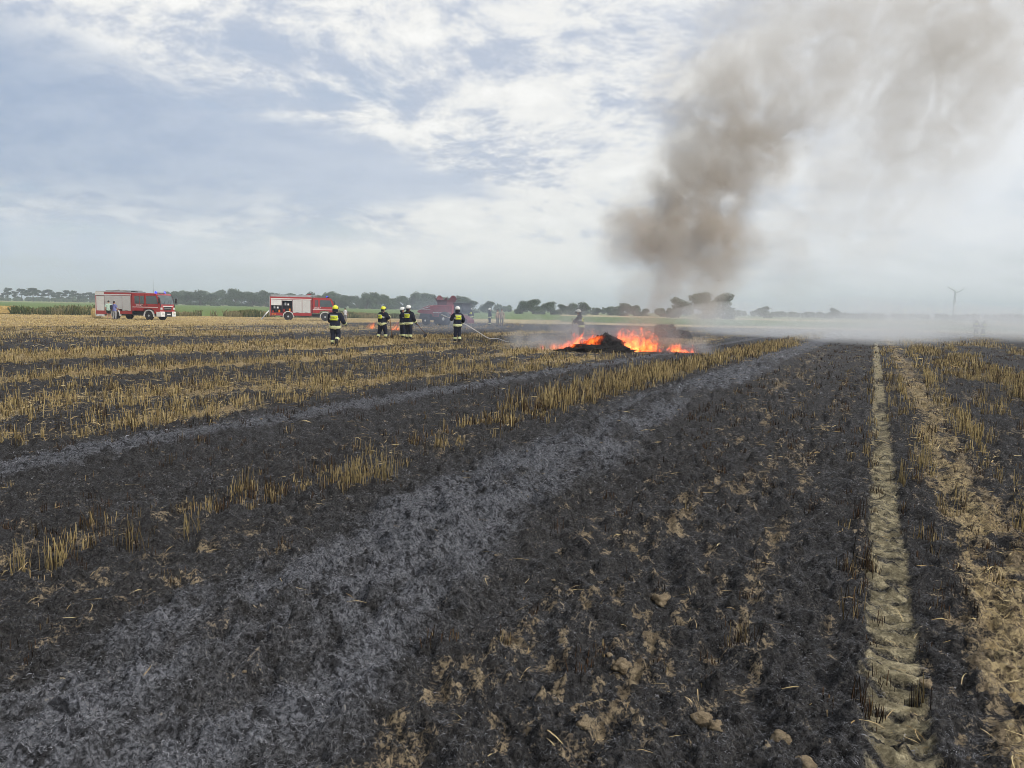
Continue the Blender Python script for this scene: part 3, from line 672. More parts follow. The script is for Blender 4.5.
def glass_mat():
    m, g = newmat('window glass'); n = g.noise(g.tex(), 1.2, 2); surf(g, g.mix(n, (.035, .05, .055), (.10, .135, .14)), .08, 0, spec=.9, coat=.6); return m
GLASS = glass_mat()
def slats(mb, x0, x1, z0, z1, y, sgn, pitch=.085):
    """ribbed roller shutter facing sgn*y"""
    n = max(2, int((z1-z0)/pitch)); prof = []
    for i in range(n):
        a = z0+(z1-z0)*i/n; b = z0+(z1-z0)*(i+1)/n; prof += [(y, a), (y+sgn*.014, a+(b-a)*.25), (y+sgn*.014, a+(b-a)*.8), (y, b-.001)]
    vs = [(x0, q, z) for q, z in prof]+[(x1, q, z) for q, z in prof]; k = len(prof)
    mb.raw(vs, [(i, i+1, i+1+k, i+k) for i in range(k-1)])
    mb.box(x0, x1, min(y, y-sgn*.03), max(y-.001*sgn, y-sgn*.03), z0, z1)
def ring_arc(mb, cx, cz, r0, r1, y0, y1, a0=0., a1=PI, n=14):
    for i in range(n):
        A = [a0+(a1-a0)*(i+k)/n for k in (0, 1)]; P = [(cx+r*math.cos(a), cz+r*math.sin(a)) for r, a in ((r0, A[0]), (r1, A[0]), (r1, A[1]), (r0, A[1]))]; mb.prism(P, y0, y1)
def wheel(parent, x, y, r, w, sgn, hubm, name='wheel'):
    a = y; t = MB().lathe([(r*.60, -w/2), (r*.93, -w/2), (r, -w*.36), (r, w*.36), (r*.93, w/2), (r*.60, w/2)], 28)
    for k in range(28):
        T = Matrix.Rotation(2*PI*k/28, 4, 'Y'); t.box(-.025, .025, -w*.36, w*.36, r-.01, r+.016, T)
    wo = t.build(name, BLACK, parent, 0, False); wo.location = (x, y, r)
    rm = MB().lathe([(r*.59, -w/2*.9), (r*.59, w/2*.9)], 24); rm.lathe([(r*.60, sgn*w*.40), (r*.52, sgn*w*.46), (r*.30, sgn*w*.25), (r*.22, sgn*w*.58), (.01, sgn*w*.6)], 24)
    for k in range(8):
        T = Matrix.Rotation(2*PI*k/8, 4, 'Y'); rm.box(-.018, .018, sgn*w*.30-.05, sgn*w*.30+.05, r*.36, r*.42, T)
    rm.build('rim', hubm, wo)
def fire_engine(variant, px, py, heading, k, label, group):
    one = variant == 1
    L, cab0, fa, ra, HB, HC, hw = (8.7, 5.0, 7.15, 2.7, 3.0, 2.98, 1.22) if one else (7.9, 5.15, 6.72, 2.2, 2.95, 2.93, 1.22)
    zf = .95; t = empty('fire_engine', (0, 0, 0), heading, k); tag(t, label, 'fire engine', group)
    # chassis and superstructure
    ch = MB(); ch.box(.2, L-.5, -.42, .42, .55, .85); ch.box(ra-.5, ra+.5, -.9, .9, .42, .60); ch.box(fa-.3, fa+.3, -.9, .9, .42, .60); ch.box(3.6, 4.7, -.95, .95, .5, .9); ch.build('chassis', DARK, t)
    b = MB(); yb = hw-.06
    b.box(.04, cab0-.1, -yb+.52, yb-.52, zf, HB-.02)             # core
    for s in (-1, 1):
        y0, y1 = sorted((s*(yb-.55), s*yb)); wr = .60
        b.box(.04, cab0-.1, y0, y1, HB-.34, HB)                   # top rail
        b.box(.04, .14, y0, y1, zf, HB-.34); b.box(cab0-.22, cab0-.1, y0, y1, zf, HB-.34)
        b.box(.04, ra-wr, y0, y1, .55, zf); b.box(ra+wr, cab0-.1, y0, y1, .62, zf)
        b.box(ra-wr, ra+wr, y0, y1, zf+.15, zf+.20)
    b.build('body', RED, t, .02)
    rf = MB(); rf.box(.1, cab0-.15, -yb+.06, yb-.06, HB, HB+.05); rf.box(.1, cab0-.15, -yb, -yb+.05, HB, HB+.14); rf.box(.1, cab0-.15, yb-.05, yb, HB, HB+.14); rf.build('roof_rail', ALU, t, .01)
    st = MB()
    for s in (-1, 1): st.box(.12 if not one else 1.25, cab0-.12, min(s*yb, s*(yb+.006)), max(s*yb, s*(yb+.006)), HB-.30, HB-.20)
    st.build('white_stripe', CREAM, t)
    doors = ([(.16, 1.2), (1.28, 2.4), (2.46, 3.6), (3.66, cab0-.24)] if one else [(.16, 1.42), (1.5, 2.66), (2.74, 3.86), (3.92, cab0-.24)])
    for s in (-1, 1):
        for i, (a, c) in enumerate(doors):
            z1 = HB-.36; z0 = zf+.03
            overw = a < ra+.5 and c > ra-.5
            if overw: z0 = zf+.2
            if one and i == 0: z0 = .30; z1 = HB-.42
            if one and i == 1 and not overw: z0 = .6
            openf = (not one) and s == -1 and i in (0, 1)
            y = s*(yb-.02)
            if not openf:
                mb = MB(); slats(mb, a, c, z0, z1, y, s); sh = mb.build('roller_shutter', CREAM if one and i == 0 else SHUT, t)
                MB().box((a+c)/2-.18, (a+c)/2+.18, min(y+s*.012, y+s*.05), max(y+s*.012, y+s*.05), z0+.03, z0+.06).build('handle', DARK, sh)
            else:
                zc = z1-.72 if i == 0 else z1-.12
                mb = MB(); slats(mb, a, c, zc, z1, y, s); sh = mb.build('roller_shutter', CREAM, t); sh['label'] = 'half rolled up shutter' if i == 0 else 'fully rolled up shutter'
                lk = MB(); yi = s*(yb-.5); ya, yc = sorted((yi, y-s*.01)); lk.box(a, c, min(yi, yi+s*.02), max(yi, yi+s*.02), z0, zc)
                lk.box(a, c, ya, yc, z0-.02, z0+.0); lk.box(a, a+.02, ya, yc, z0, zc); lk.box(c-.02, c, ya, yc, z0, zc); lk.box(a+.02, c-.02, ya, yc, z0+(zc-z0)*.52, z0+(zc-z0)*.55)
                lo = lk.build('locker', CAVE, t)
                for q in range(5):
                    xx = a+.1+(c-a-.3)*q/5; zz = z0+.01 if q % 2 == 0 else z0+(zc-z0)*.56; hh = .22+.1*(q % 3); mq = (RED, ALU, DARK, CREAM, AMBER)[q]
                    e = MB(); ye = s*(yb-.32); e.box(xx, xx+.2, min(ye, ye+s*.22), max(ye, ye+s*.22), zz, zz+hh); e.tube([(xx+.05, ye, zz+hh), (xx+.05, ye, zz+hh+.06), (xx+.15, ye, zz+hh+.06), (xx+.15, ye, zz+hh)], .012, 6)
                    e.build('equipment_case', mq, lo, .015)
    if not one:                                                        # folded down flap and pump fittings at the tail
        e = MB(); e.box(.2, 1.4, -yb-.45, -yb-.02, .62, .66); e.build('step_flap', ALU, t)
        e = MB(); [e.lathe([(.09, 0), (.09, -.16), (.06, -.17)], 12, Matrix.Translation((x_, -yb, .76))) for x_ in (.35, .62)]; e.build('hose_coupling', AMBER, t)
    sk = MB()
    if one: sk.box(.06, 1.22, -yb-.012, -yb, HB-.35, HB+.06); sk.box(.0, .045, -yb, yb, .35, HB-.02); sk.box(.06, 1.22, -yb-.012, -yb+.02, .28, .36)
    else: sk.box(-.01, .04, -yb+.02, yb-.02, .55, HB-.05)
    sk.build('tail_panel', CREAM, t, .01)
    for s in (-1, 1): MB().box(-.04, 0 if one else -.012, s*.95-.12, s*.95+.12, .75, .95).build('tail_light', mat('red lens', (.5, .02, .02), .25, 0, .1, 4), t)
    rl = MB()
    for yy in (-.55, -.2): rl.tube([(-.10, yy, .7), (-.10, yy, HB+.1)], .022, 8)
    for i in range(8): rl.tube([(-.10, -.55, .8+i*.28), (-.10, -.2, .8+i*.28)], .016, 6)
    rl.build('rear_ladder', ALU, t)
    # wheel arches
    for x_, z1 in ((fa, 0), (ra, 0)):
        for s in (-1, 1):
            mb = MB(); yo = s*(hw-.02); ring_arc(mb, x_, .50, .585, .665, min(yo, yo-s*.30), max(yo, yo-s*.30), -.15, PI+.15); mb.build('mudguard', CREAM, t)
            wheel(t, x_, s*(hw-.20), .50, .30, s, ALU)
    # cab: side outline extruded across, corners of the front drawn in
    fx = L; sl_ = .34
    poly = [(cab0, .98), (fa-.72, .98), (fa-.66, 1.16), (fa-.35, 1.26), (fa+.35, 1.26), (fa+.70, 1.05), (fa+.72, .72), (fx-.06, .72), (fx, 1.62), (fx-sl_*.55, 2.45), (fx-sl_-.12, HC-.08), (fx-sl_-.45, HC), (cab0, HC)]
    cb = MB(); cb.prism(poly, -hw+.02, hw-.02); cab = cb.build('cab', RED, t, .06)
    yc = hw-.02
    mid = fx-1.95
    def sidepanel(name, pts, m, parent, th=.012, off=0.):
        for s in (-1, 1):
            y0 = s*(yc+off); mb = MB(); mb.prism(pts, min(y0, y0+s*th), max(y0, y0+s*th)); o = mb.build(name, m, parent)
            yield s, o
    fd = [(mid+.04, 1.30), (fa+.42, 1.30), (fx-.20, 1.45), (fx-.16, 1.75), (fx-.40, 2.48), (fx-.60, HC-.16), (mid+.04, HC-.16)]
    rd = [(cab0+.28, 1.05), (fa-.80, 1.05), (mid-.04, 1.30), (mid-.04, HC-.16), (cab0+.28, HC-.16)]
    def win(p0, p1, z0, z1, sl2): return [(p0, z0), (p1, z0), (p1-sl2, z1), (p0, z1)]
    for (s, d), wz in zip(sidepanel('door', fd, RED, t), (0, 1)):
        y0 = s*(yc+.012); a, c = mid+.14, fx-.26
        mb = MB(); mb.prism(win(a, c, 1.80, HC-.30, .26), min(y0, y0+s*.006), max(y0, y0+s*.006)); mb.build('window', GLASS, d)
        MB().box(a, a+.2, min(y0, y0+s*.03), max(y0, y0+s*.03), 1.60, 1.64).build('handle', DARK, d)
    for s, d in sidepanel('door', rd, RED, t):
        y0 = s*(yc+.012); a, c = cab0+.36, mid-.14
        for u0, u1 in ((a, a+(c-a)*.48), (a+(c-a)*.54, c)):
            mb = MB(); mb.prism(win(u0, u1, 1.80, HC-.30, 0), min(y0, y0+s*.006), max(y0, y0+s*.006)); mb.build('window', GLASS, d)
        MB().box(c-.3, c-.1, min(y0, y0+s*.03), max(y0, y0+s*.03), 1.60, 1.64).build('handle', DARK, d)
        mm = Matrix.Translation(((a+c)/2 if one else (a+c)/2+.1, s*(yc+.018), 1.60)) @ (Matrix.Rotation(PI/2, 4, 'X') if s < 0 else Matrix.Rotation(PI, 4, 'Z') @ Matrix.Rotation(PI/2, 4, 'X'))
        text('lettering', 'STRAŻ', .30, CREAM, d, mm, .002)
    for s in (-1, 1):
        y0 = s*(yc+.0125); MB().box(cab0+.05, fx-.3, min(y0, y0+s*.004), max(y0, y0+s*.004), 1.40, 1.46).build('white_line', CREAM, t)
    # gap panel and steps behind and under the cab
    MB().box(cab0-.1, cab0, -hw+.1, hw-.1, .95, HB-.1).build('gap_cover', DARK, t)
    for s in (-1, 1):
        y0, y1 = sorted((s*(hw-.45), s*(hw-.03))); stp = MB(); stp.box(cab0+.05, fa-.75, y0, y1, .50, .60); stp.box(cab0+.1, fa-.8, y0, y1, .76, .80); stp.box(cab0+.02, cab0+.07, y0, y1, .5, .97); stp.build('step', DARK, t, .01)
    # front: windscreen, grille, bumper, lights
    def front(pts_z, y0, y1, out, name, m, parent=t):
        vs = []
        for zz in pts_z:
            xx = fx-.06+.06*(zz-.72)/.9 if zz <= 1.62 else (fx-(zz-1.62)/.83*sl_*.55 if zz <= 2.45 else fx-sl_*.55-(zz-2.45)/(HC-.08-2.45)*(sl_*.45+.12)); vs.append((xx, zz))
        poly = vs+[(x_+out, zz) for x_, zz in reversed(vs)]
        return MB().prism(poly, y0, y1).build(name, m, parent)
    front([1.78, 2.1, 2.45, HC-.20], -hw+.20, hw-.20, .014, 'windscreen', GLASS)
    for s in (-1, 1): front([1.45, 1.62, 2.45, HC-.16], min(s*(hw-.17), s*(hw-.05)), max(s*(hw-.17), s*(hw-.05)), .012, 'corner_deflector', DARK)
    front([1.12, 1.5], -.62, .62, .02, 'grille', DARK); front([1.52, 1.62], -.78, .78, .03, 'front_band', CREAM); front([1.27, 1.33], -.55, .55, .035, 'grille_bar', ALU)
    bp = MB(); bp.box(fx-.25, fx+.14, -.55, .55, .42, .98); bp.build('bumper', DARK, t, .04)
    for s in (-1, 1):
        y0, y1 = sorted((s*.56, s*(hw-.01))); MB().box(fx-.55, fx+.12, y0, y1, .40, .98).build('bumper_corner', CREAM, t, .06)
        y0, y1 = sorted((s*.72, s*1.1)); hl = MB().box(fx+.10, fx+.135, y0, y1, .62, .84).build('headlight', LAMP, t, .02); MB().box(fx+.10, fx+.13, y0, y0+.06, .86, .92).build('turn_signal', AMBER, hl)
        y0, y1 = sorted((s*.86, s*1.16)); MB().box(fx-.03, fx+.03, y0, y1, 1.2, 1.42).build('upper_lamp', LAMP, t, .02)
    MB().box(fx+.141, fx+.15, -.27, .27, .62, .74).build('number_plate', CREAM, t)
    for s in (-1, 1):
        mr = MB(); mr.tube([(fx-.25, s*(hw-.03), 2.5), (fx+.02, s*(hw+.14), 2.52), (fx+.02, s*(hw+.14), 1.85), (fx-.12, s*(hw-.02), 1.8)], .018, 6); m_ = mr.build('mirror_arm', DARK, t)
        y0, y1 = sorted((s*(hw+.04), s*(hw+.25))); MB().box(fx-.03, fx+.07, y0, y1, 1.9, 2.42).build('mirror', BLACK, t, .03)
    wp = MB()
    for yy in (-.6, 0, .45): wp.tube([(fx+.02, yy, 1.74), (fx-.12, yy+.35, 2.2)], .010, 5)
    wp.build('wiper', BLACK, t)
    # roof: beacons, ladders, boxes
    for s in ((-1, 1) if one else (1,)):
        be = MB(); be.lathe([(.12, 0), (.12, .1), (.09, .20), (.03, .24)], 14, Matrix.Translation((fx-.95, s*.72, HC)) @ Matrix.Rotation(PI/2, 4, 'X')); bo = be.build('beacon', BLUEL, t, 0, True)
    lb = MB(); lb.box(fx-1.0, fx-.7, -.58, .58, HC+.012, HC+.14); lb.build('light_bar', ALU if one else DARK, t, .03)
    if one:
        MB().tube([(cab0+1.6, .3, HC), (cab0+1.6, .3, HC+.5), (cab0+1.6, .3, HC+1.5)], [.012, .009, .005], 6).build('aerial', DARK, t)
        e = MB(); e.prism([(.5, HB+.05), (3.2, HB+.05), (3.2, HB+.30), (3.0, HB+.32)], -.9, .1); e.build('roof_cover', mat('grey tarpaulin', (.33, .34, .33), .8), t, .03)
        e = MB(); e.box(3.3, 4.2, -.6, .3, HB+.051, HB+.22); e.build('roof_box', DARK, t, .03)
    ld = MB(); zl = HB+.16
    y_a, y_b = (.35, .8) if one else (-.9, -.45)
    for yy in (y_a, y_b): ld.box(.1, cab0+.6 if not one else cab0-.3, yy-.03, yy+.03, zl, zl+.10)
    for i in range(15): ld.tube([(.3+i*.32, y_a, zl+.05), (.3+i*.32, y_b, zl+.05)], .018, 6)
    ld.build('roof_ladder', ALU, t)
    sp = MB(); [sp.box(x_-.03, x_+.03, y_a-.05, y_b+.05, HB+.04, zl) for x_ in (.6, 2.2, 4.0)]; sp.build('ladder_support', DARK, t)
    if not one:
        e = MB(); e.box(3.5, 4.3, .0, .6, HB+.051, HB+.26); e.build('roof_box', DARK, t, .03)
        e = MB(); e.lathe([(.10, 0), (.10, -.25)], 10, Matrix.Translation((4.5, -.2, HB+.05)) @ Matrix.Rotation(-PI/2, 4, 'X')); e.tube([(4.5, -.2, HB+.3), (5.0, -.25, HB+.42)], [.07, .05], 8); e.build('water_cannon', RED, t)
    # place so that the near front wheel stands under the given pixel
    p = at(px, py); off = Matrix.Rotation(heading, 4, 'Z') @ Vector((fa*k, -hw*k, 0)); t.location = p-off; t.location.z = -.02
    return t
EG = 'fire engines parked at the edge of the field'
fire_engine(1, 148.5, 320.0, BASE+R(-15), .86, 'red fire engine with white tail shutters parked farthest left, windscreen showing', EG)
fire_engine(2, 325.2, 320.9, BASE+R(13.5), .89, 'red fire engine seen side-on with open equipment lockers near its tail', EG)

# ------------------------------------------------------------------ combine harvester
def combine(px, py, heading, k):
    CR = mat('faded combine red', (.36, .03, .035), .5, 0, .25, 1.5, .3); CD = mat('dark red sheet', (.13, .02, .03), .6, 0, .25, 2, .3)
    t = empty('combine_harvester', (0, 0, 0), heading, k); tag(t, 'red combine harvester in blue smoke with its grain tank flaps folded up', 'combine harvester')
    b = MB(); b.prism([(-.5, 1.05), (2.2, .95), (2.5, 1.35), (2.5, 2.45), (-.4, 2.45), (-.9, 2.05)], -1.25, 1.25); b.build('body', CR, t, .06)
    h = MB(); h.prism([(-3.1, 1.55), (-2.6, 1.42), (-1.0, 1.35), (-.55, 1.3), (-.55, 2.32), (-1.2, 2.42), (-2.2, 2.12), (-3.0, 1.72)], -1.1, 1.1); h.build('straw_hood', CR, t, .08)
    d = MB(); d.prism([(-2.9, .75), (-1.2, .6), (-1.0, 1.35), (-2.6, 1.42)], -1.0, 1.0); d.build('straw_chopper', DARK, t, .03)
    s_ = MB(); [s_.box(-2.6+i*.0, -.7, -1.115, -1.105, 1.9+i*.0, 1.97) for i in range(1)]; s_.prism([(-2.9, 1.78), (-1.0, 2.22), (-1.0, 2.32), (-2.9, 1.86)], -1.112, 1.112); s_.prism([(-.4, 1.5), (2.3, 1.5), (2.3, 1.6), (-.4, 1.6)], -1.262, 1.262); s_.build('pale_stripe', mat('dull white', (.6, .56, .55), .6), t)
    for i in range(3):
        MB().box(-.3+i*.85, .42+i*.85, -1.275, -1.255, 1.1, 1.46).build('side_panel', CD, t, .01)
    g = MB(); g.prism([(-.1, 2.45), (1.3, 2.45), (1.35, 2.85), (-.15, 2.85)], -.8, .8); g.build('grain_tank', CD, t, .03)
    for (x0, x1, xa, xb) in ((-.38, -.30, -1.0, -.9),):
        pass
    F1 = [((-.15, 2.85), (-.45, 3.45)), ((1.35, 2.85), (1.65, 3.45))]
    for (a, c) in F1:
        mb = MB(); vs = [(a[0], -.75, a[1]), (a[0], .75, a[1]), (c[0], .6, c[1]-.12), (c[0], .25, c[1]+.18), (c[0], -.25, c[1]+.18), (c[0], -.6, c[1]-.12)]
        vs2 = [(x+.05, y, z+.02) for x, y, z in vs]; n = 6; mb.raw(vs+vs2, [tuple(range(n)), tuple(range(2*n-1, n-1, -1))]+[(i, i+n, (i+1) % n+n, (i+1) % n) for i in range(n)]); mb.build('tank_flap', CD, t)
    for s in (-1, 1):
        mb = MB(); y = s*.8; vs = [(-.15, y, 2.85), (1.35, y, 2.85), (1.6, y+s*.25, 3.4), (1.1, y+s*.22, 3.10), (.1, y+s*.22, 3.10), (-.4, y+s*.25, 3.4)]; vs2 = [(x, y_+s*.04, z+.01) for x, y_, z in vs]; n = 6
        mb.raw(vs+vs2, [tuple(range(n)), tuple(range(2*n-1, n-1, -1))]+[(i, i+n, (i+1) % n+n, (i+1) % n) for i in range(n)]); mb.build('tank_flap', CD, t)
    c = MB(); c.prism([(2.5, 1.45), (3.6, 1.5), (3.85, 2.0), (3.65, 2.65), (2.5, 2.65)], -.85, .85); cab = c.build('cab', DARK, t, .05)
    MB().prism([(2.62, 1.75), (3.55, 1.75), (3.70, 2.05), (3.55, 2.5), (2.62, 2.5)], -.862, .862).build('window', GLASS, cab)
    MB().box(2.4, 3.85, -.95, .95, 2.65, 2.76).build('cab_roof', DARK, cab, .04)
    u = MB(); u.tube([(2.2, 1.35, 1.9), (1.9, 1.45, 2.2), (-1.2, 1.5, 2.25)], [.2, .19, .17], 10); u.build('unloading_auger', CR, t, 0, True)
    e = MB(); e.prism([(3.0, .5), (4.4, .35), (4.4, .8), (3.2, 1.4)], -.7, .7); e.build('feeder_house', CD, t, .03)
    l = MB(); l.tube([(3.1, -1.25, .5), (2.95, -1.1, 1.5)], .03, 6); l.tube([(3.5, -1.25, .5), (3.35, -1.1, 1.5)], .03, 6); [l.tube([(3.08-i*.035, -1.22+i*.035, .6+i*.22), (3.48-i*.035, -1.22+i*.035, .6+i*.22)], .025, 5) for i in range(5)]; l.tube([(3.4, -1.05, 1.5), (3.4, -1.05, 2.4), (2.6, -1.05, 2.4)], .025, 6); l.build('ladder', ALU, t)
    HUB = mat('pale wheel hub', (.68, .67, .62), .5)
    for s in (-1, 1): wheel(t, 1.55, s*1.45, .82, .55, s, HUB); wheel(t, -1.55, s*1.15, .55, .36, s, HUB)
    p = at(px, py); off = Matrix.Rotation(heading, 4, 'Z') @ Vector((1.55*k, -1.45*k, 0)); t.location = p-off; t.location.z = -.03
combine(444.5, 325.5, BASE+R(-33), .83)
# ------------------------------------------------------------------ people
SKIN = mat('skin', (.48, .27, .19), .55, 0, .1, 8)
NAVY = mat('navy turnout cloth', (.016, .020, .038), .85, 0, .35, 9, .12, .15)
REFL = mat('reflective band', (.66, .68, .36), .4, 0, .12, 12, .1)
SILV = mat('silver band', (.62, .63, .60), .35, 0, .12, 12, .1)
LIME = mat('fluorescent yellow', (.72, .78, .04), .5, 0, .1, 6, .05)
HELY = mat('yellow helmet shell', (.80, .78, .03), .25, 0, .06, 6, .08, coat=.5)
HELW = mat('white helmet shell', (.80, .80, .78), .3, 0, .06, 6, .08, coat=.4)
BOOT = mat('boot leather', (.02, .019, .018), .6, 0, .3, 8, .3)
HAIR = mat('dark hair', (.03, .02, .016), .7, 0, .3, 20)
INK = mat('dark lettering', (.03, .03, .05), .6)
EYEM = mat('eye', (.10, .08, .07), .3)
def skin_mesh(name, verts, edges, rad, lev=3):
    me = bpy.data.meshes.new(name); me.from_pydata([tuple(v) for v in verts], edges, []); o = bpy.data.objects.new(name, me); C.objects.link(o)
    sk = o.modifiers.new('s', 'SKIN'); sk.use_smooth_shade = True
    for i, r in enumerate(rad):
        d = me.skin_vertices[0].data[i]; d.radius = r if hasattr(r, '__len__') else (r, r); d.use_root = (i == 0)
    ss = o.modifiers.new('u', 'SUBSURF'); ss.levels = lev; ss.render_levels = lev
    dg = bpy.context.evaluated_depsgraph_get(); dg.update(); out = bpy.data.meshes.new_from_object(o.evaluated_get(dg)); bpy.data.objects.remove(o); return out
def hand_geo(wrist, fore, up, grip):
    """palm, four unequal bent fingers and a thumb, growing along fore from the wrist"""
    mb = MB(); f = fore.normalized(); s = f.cross(up).normalized(); u = s.cross(f)
    pc = wrist+f*.05; n0 = len(mb.v); mb.ball((0, 0, 0), 1, 10, 7)
    for i in range(n0, len(mb.v)): v = mb.v[i]; mb.v[i] = tuple(pc+f*v[0]*.055+s*v[1]*.045+u*v[2]*.019)
    for j, (off, ln) in enumerate(((-.032, .07), (-.011, .08), (.011, .076), (.032, .06))):
        p = wrist+f*.09+s*off; c = grip; d1 = (f*math.cos(c*.6)-u*math.sin(c*.6)); d2 = (f*math.cos(c*1.5)-u*math.sin(c*1.5)); d3 = (f*math.cos(c*2.3)-u*math.sin(c*2.3))
        mb.tube([p-f*.02, p+d1*ln*.45, p+d1*ln*.45+d2*ln*.32, p+d1*ln*.45+d2*ln*.32+d3*ln*.25], [.010, .0095, .0085, .007], 7)
    p = wrist+f*.035-s*.035; d = (f*.6-s*.7-u*.35*grip).normalized(); mb.tube([p, p+d*.035, p+d*.035+(f*.8-u*.5*grip).normalized()*.03], [.012, .011, .008], 7)
    return mb
def person(px, py, turn, lab, group=None, scale=1., lean=0., lean_side=0., hipz=.93, lw=((-.26, .05, 1.10), (-.24, .16, .88)), rw=((.26, .05, 1.10), (.24, .16, .88)), lf=((-.12, .02, .50), (-.13, -.02, .09)), rf=((.12, .02, .50), (.13, -.02, .09)),
           gear='fire', helmet=None, head_turn=0., head_down=0., patch=True, shirt=None, legs=None, shorts=False, grip=.9, bulk=1.0, loc=None, visor=True):
    """lw/rw: elbow and wrist, lf/rf: knee and ankle, in metres, x right, y ahead, z up; stands at a pixel, turned from facing away"""
    fire = gear == 'fire'
    p = loc if loc is not None else at(px, py); t = empty('person', (p.x, p.y, zat(p.x, p.y) if p.length < 45 else -.02), BASE-azim(px)-turn, scale); tag(t, lab, 'person', group)
    V = lambda a: Vector(a)
    sp = lambda z, y=0.: V((lean_side*(z-hipz), y+math.tan(lean)*(z-hipz)*.9, hipz+(z-hipz)*math.cos(lean)))
    pel = V((0, 0, hipz)); wa = sp(1.08); chs = sp(1.30); nk = sp(1.46); hd0 = sp(1.53); hdir = V((lean_side*.5+math.sin(head_turn)*math.sin(head_down), math.sin(head_down+lean*.4)*math.cos(head_turn), math.cos(head_down+lean*.4))).normalized()
    h1 = hd0+hdir*.04; h2 = h1+hdir*.10; h3 = h2+hdir*.075
    vs = [pel, wa, chs, nk, hd0, h1, h2, h3]; ed = [(0, 1), (1, 2), (2, 3), (3, 4), (4, 5), (5, 6), (6, 7)]
    B = bulk; rad = [(.135*B, .115*B), (.135*B, .105*B), (.165*B, .115*B), .062, .056, (.066, .08), (.078, .096), (.055, .068)]
    bones = [('torso', 0, 1), ('torso', 1, 2), ('torso', 2, 3), ('neck', 3, 4), ('head', 4, 5), ('head', 5, 6), ('head', 6, 7)]
    def add(pt, par, r, nm):
        vs.append(V(pt)); rad.append(r); i = len(vs)-1; ed.append((par, i)); bones.append((nm, par, i)); return i
    ends = {}
    for s, (el, wr), nm in ((-1, lw, 'l'), (1, rw, 'r')):
        sh = add(sp(1.395)+V((s*.185*B, 0, 0)), 2, .062*B, 'torso'); e = add(el, sh, .046*B, 'uarm'+nm); w = add(wr, e, .034, 'farm'+nm); ends['w'+nm] = (V(el), V(wr))
    for s, (kn, an), nm in ((-1, lf, 'l'), (1, rf, 'r')):
        hp = add(V((s*.095, 0, hipz-.06)), 0, .098*B, 'torso'); k = add(kn, hp, .062*B, 'thigh'+nm); a = add(an, k, .042, 'shin'+nm)
        fwd = V((0, 1, 0)) if an[2] < .2 else V((0, .35, -.94)); hl = V(an)+fwd*.03-V((0, 0, .05)) if an[2] < .2 else V(an)+fwd*.05; toe = hl+fwd*.15+V((0, 0, -.005))
        b_ = add(toe, a, (.042, .036), 'foot'+nm)
    me = skin_mesh('person', vs, ed, rad)
    # face: nose, brow, ears
    fdir = V((math.sin(head_turn), math.cos(head_turn)*math.cos(head_down+lean*.4), -math.sin(head_down+lean*.4))).normalized(); sdir = fdir.cross(hdir).normalized()
    hc = h2
    for v in me.vertices:
        d = v.co-hc; a, b, c = d.dot(fdir), d.dot(sdir), d.dot(hdir)
        if abs(a)+abs(b)+abs(c) < .3 and a > .04 and abs(b) < .022 and -.05 < c < .015: v.co += fdir*.024*(1-abs(b)/.022)*(.4+.6*(1-abs(c+.03)/.045))
        if abs(a) < .02 and abs(b) > .055 and abs(c+.01) < .03 and d.length < .2: v.co += sdir*(.014 if b > 0 else -.014)
    body = bpy.data.objects.new('body', me); C.objects.link(body); body.parent = t; me.materials.clear(); me.materials.append(SKIN)
    for s in (-1, 1):
        e = MB().ball(tuple(hc+fdir*.088+sdir*s*.032+hdir*.012), .013, 8, 6); e.build('eye', EYEM, t, 0, True)
    e = MB().ball(tuple(hc+fdir*.088-hdir*.055), (.025, .012, .008), 8, 6); e.build('mouth', mat('lips', (.36, .15, .13), .5), t, 0, True)
    # classify the faces of the body by nearest bone, cut the clothes from them
    seg = [(nm, vs[i], vs[j]) for nm, i, j in bones]
    P = np.array([f.center[:] for f in me.polygons]); best = np.full(len(P), 9.); which = np.zeros(len(P), int); tt = np.zeros(len(P))
    for n_, (nm, a, b) in enumerate(seg):
        a_, d_ = np.array(a), np.array(b-a); L2 = max(1e-6, (d_*d_).sum()); u = np.clip(((P-a_)@d_)/L2, 0, 1); dist = np.linalg.norm(P-a_-u[:, None]*d_, axis=1)-.4*min(.1, rad[bones[n_][1]][0] if hasattr(rad[bones[n_][1]], '__len__') else rad[bones[n_][1]])
        k = dist < best; best[k] = dist[k]; which[k] = n_; tt[k] = u[k]
    nm_ = np.array([seg[i][0] for i in which])
    vn_ = [v.normal.copy() for v in me.vertices]
    def cloth(name, mask, off, m, fold=.006):
        idx = np.nonzero(mask)[0]
        if not len(idx): return
        mp = {}; nv, nf = [], []
        for i in idx:
            f = []
            for q in me.polygons[int(i)].vertices:
                if q not in mp:
                    co = me.vertices[q].co; mp[q] = len(nv); nv.append(tuple(co+vn_[q]*(off+fold*mnoise.noise(co*14+Vector((px, 0, 0))))))
                f.append(mp[q])
            nf.append(tuple(f))
        d = bpy.data.meshes.new(name); d.from_pydata(nv, [], nf); d.update(); d.materials.append(m); d.polygons.foreach_set('use_smooth', [True]*len(nf))
        o = bpy.data.objects.new(name, d); C.objects.link(o); o.parent = t
        sd = o.modifiers.new('t', 'SOLIDIFY'); sd.thickness = .004; sd.offset = 1; return o
    st_ = lambda pre: np.char.startswith(nm_, pre)
    tors = (nm_ == 'torso'); arms = st_('uarm') | st_('farm'); thi = st_('thigh'); shi = st_('shin'); foot = st_('foot')
